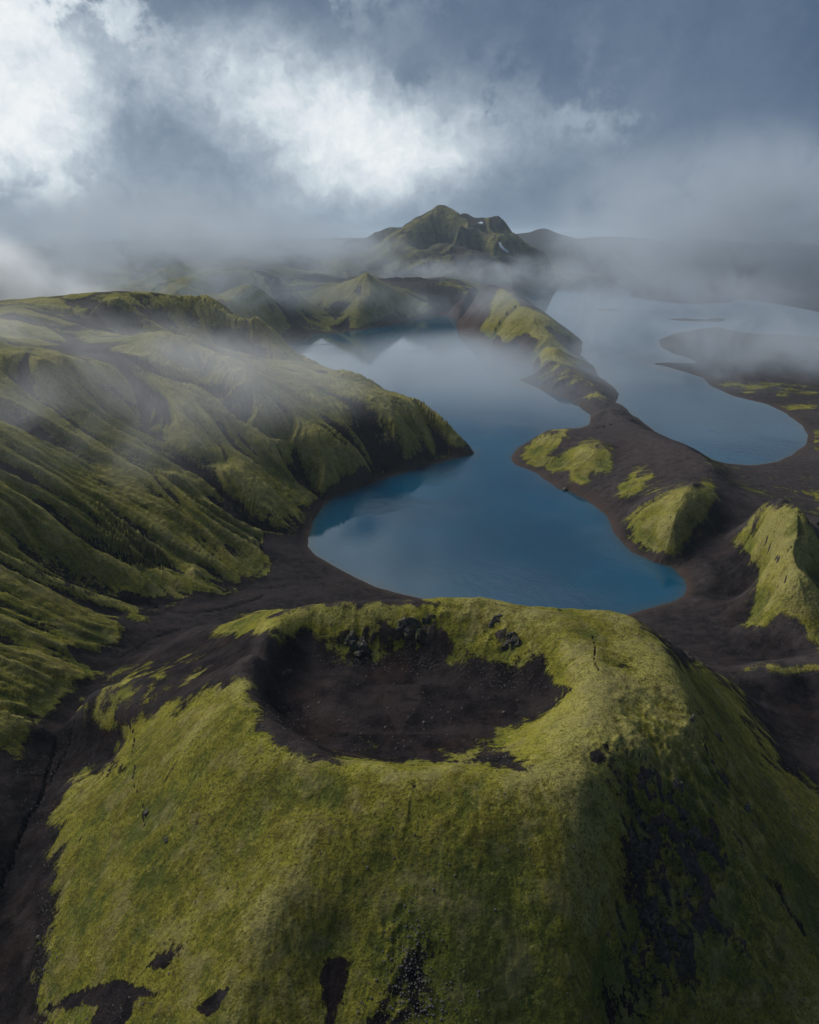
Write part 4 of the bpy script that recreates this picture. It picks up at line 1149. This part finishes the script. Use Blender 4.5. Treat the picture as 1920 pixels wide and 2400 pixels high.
for a_ in [
    (752, 1345, 16, 20, 12, 4.2, 'dark crag under the moss lip, left of the bare chute in the crater back wall'),
    (866, 1328, 16, 18, 14, 4.6, 'grey crag in the crater back wall, right of the bare chute'),
    (900, 1300, 8, 20, 7, 2.4, 'low dark rock band just below the top of the crater back wall'),
    (1082, 1352, 12, 15, 11, 3.6, 'rounded grey crag in the moss at the right end of the crater back wall'),
    (1032, 1318, 8, 9, 14, 2.8, 'narrow broken crag beside the brown gully cut in the crater rim'),
    (604, 1418, 8, 9, 7, 2.0, 'small brown crag on the left wall of the crater'),
    (1465, 1503, 7, 6, 9, 2.0, 'upper grey crag on the steep right edge of the hill'),
    (1513, 1556, 10, 7, 9, 2.2, 'long grey crag on the right edge of the hill, below the upper one'),
    (1570, 1706, 8, 6, 12, 2.0, 'grey crag low on the right edge above the dark valley'),
    (1456, 1750, 10, 12, 12, 2.0, 'dark crag in the middle of the rugged right flank'),
    (1442, 1650, 9, 9, 16, 1.9, 'dark crag at the head of the rugged right flank'),
    (1345, 1968, 9, 8, 22, 1.5, 'pale broken crag low on the near right slope'),
    (1450, 1890, 8, 14, 20, 1.6, 'dark crag half sunk in moss, lower right flank'),
]: outcrop(*a_)


def scatter(spots_, name, smin, smax):
    """loose stones too many and too small to count, one mesh"""
    t6 = [rock_mesh('tmp', 1, k * 3.1, .5, stonem, .75) for k in range(3)]
    tv = []
    for m_ in t6:
        a = np.zeros(len(m_.vertices) * 3); m_.vertices.foreach_get('co', a)
        f_ = np.array([list(p.vertices) for p in m_.polygons]); tv.append((a.reshape(-1, 3), f_)); bpy.data.meshes.remove(m_)
    V_, F_ = [], []; nv = 0
    for (u, v, su, sv, ang, n_) in spots_:
        for k in range(n_):
            a, b_ = rng.normal(0, su), rng.normal(0, sv); c_, sn = math.cos(rad(ang)), math.sin(rad(ang))
            p_ = ground(u + a * c_ - b_ * sn, v + a * sn + b_ * c_)
            if p_.z < .3: continue
            s_ = smin + (smax - smin) * rng.random() ** 3
            vv, ff = tv[k % 3]
            rz = rng.random() * 6.28; cc, ss = math.cos(rz), math.sin(rz)
            w_ = vv * s_; w_ = np.stack([w_[:, 0] * cc - w_[:, 1] * ss, w_[:, 0] * ss + w_[:, 1] * cc, w_[:, 2]], 1) + np.array(p_) + np.array([0, 0, s_ * .25])
            V_.append(w_); F_.append(ff + nv); nv += len(vv)
    V_ = np.concatenate(V_); F_ = np.concatenate(F_)
    me = bpy.data.meshes.new(name); me.from_pydata(V_.tolist(), [], F_.tolist()); me.materials.append(stonem)
    o = bpy.data.objects.new(name, me); scene.collection.objects.link(o); o['kind'] = 'stuff'


scatter([(760, 1395, 60, 10, 5, 300), (900, 1395, 70, 10, 5, 300), (1060, 1425, 50, 14, 15, 220), (600, 1510, 30, 40, 40, 160), (850, 1500, 140, 50, 0, 90), (880, 1580, 140, 14, 0, 80), (1050, 1600, 30, 12, 0, 60),
         (860, 2040, 30, 60, 0, 420), (900, 2120, 60, 40, 0, 300), (95, 1990, 14, 110, 3, 420), (110, 1640, 40, 60, 20, 350), (60, 1560, 40, 50, 20, 250), (1620, 1620, 60, 50, 40, 420), (1700, 1720, 30, 60, 30, 260),
         (1450, 1800, 80, 130, -25, 360), (1350, 2000, 60, 110, 0, 260), (1600, 2060, 80, 90, 0, 260), (950, 1800, 200, 60, 0, 90), (420, 1700, 80, 80, 0, 60), (500, 1290, 100, 12, -8, 160), (660, 1180, 30, 30, 0, 120),
         (1380, 1340, 80, 20, 10, 140), (250, 1330, 60, 30, 0, 120), (300, 2100, 60, 20, -20, 80), (1640, 1350, 60, 20, 0, 80)], 'scree', .14, .62)


def snow_patch(outline, label):
    ps = [ground(u, v) for u, v in outline]
    c_ = sum(ps, Vector()) / len(ps)
    bm = bmesh.new(); off = (Vector((0, 0, CAM_Z)) - c_).normalized() * 9 + Vector((0, 0, 6))
    top = [bm.verts.new(p_ - c_ + off) for p_ in ps]; bot = [bm.verts.new((p_ - c_) * 1.04 - off) for p_ in ps]
    bm.faces.new(top)
    for i in range(len(ps)): bm.faces.new((top[i - 1], top[i], bot[i], bot[i - 1]))
    bmesh.ops.recalc_face_normals(bm, faces=bm.faces)
    me = bpy.data.meshes.new('snow_patch'); bm.to_mesh(me); bm.free(); me.materials.append(snowm)
    o = bpy.data.objects.new('snow_patch', me); scene.collection.objects.link(o); o.location = c_
    o['label'] = label; o['category'] = 'snow patch'; o['group'] = 'snow patches on the far mountain'


snow_patch([(1006, 470), (1012, 468), (1018, 469), (1017, 472), (1011, 473)], 'small upper snow patch in the notch below the mountain crest')
snow_patch([(1051, 511), (1055, 512), (1058, 519), (1064, 525), (1072, 531), (1068, 532), (1060, 527), (1054, 521), (1052, 516)], 'longer lower snow streak on the right face of the far mountain')
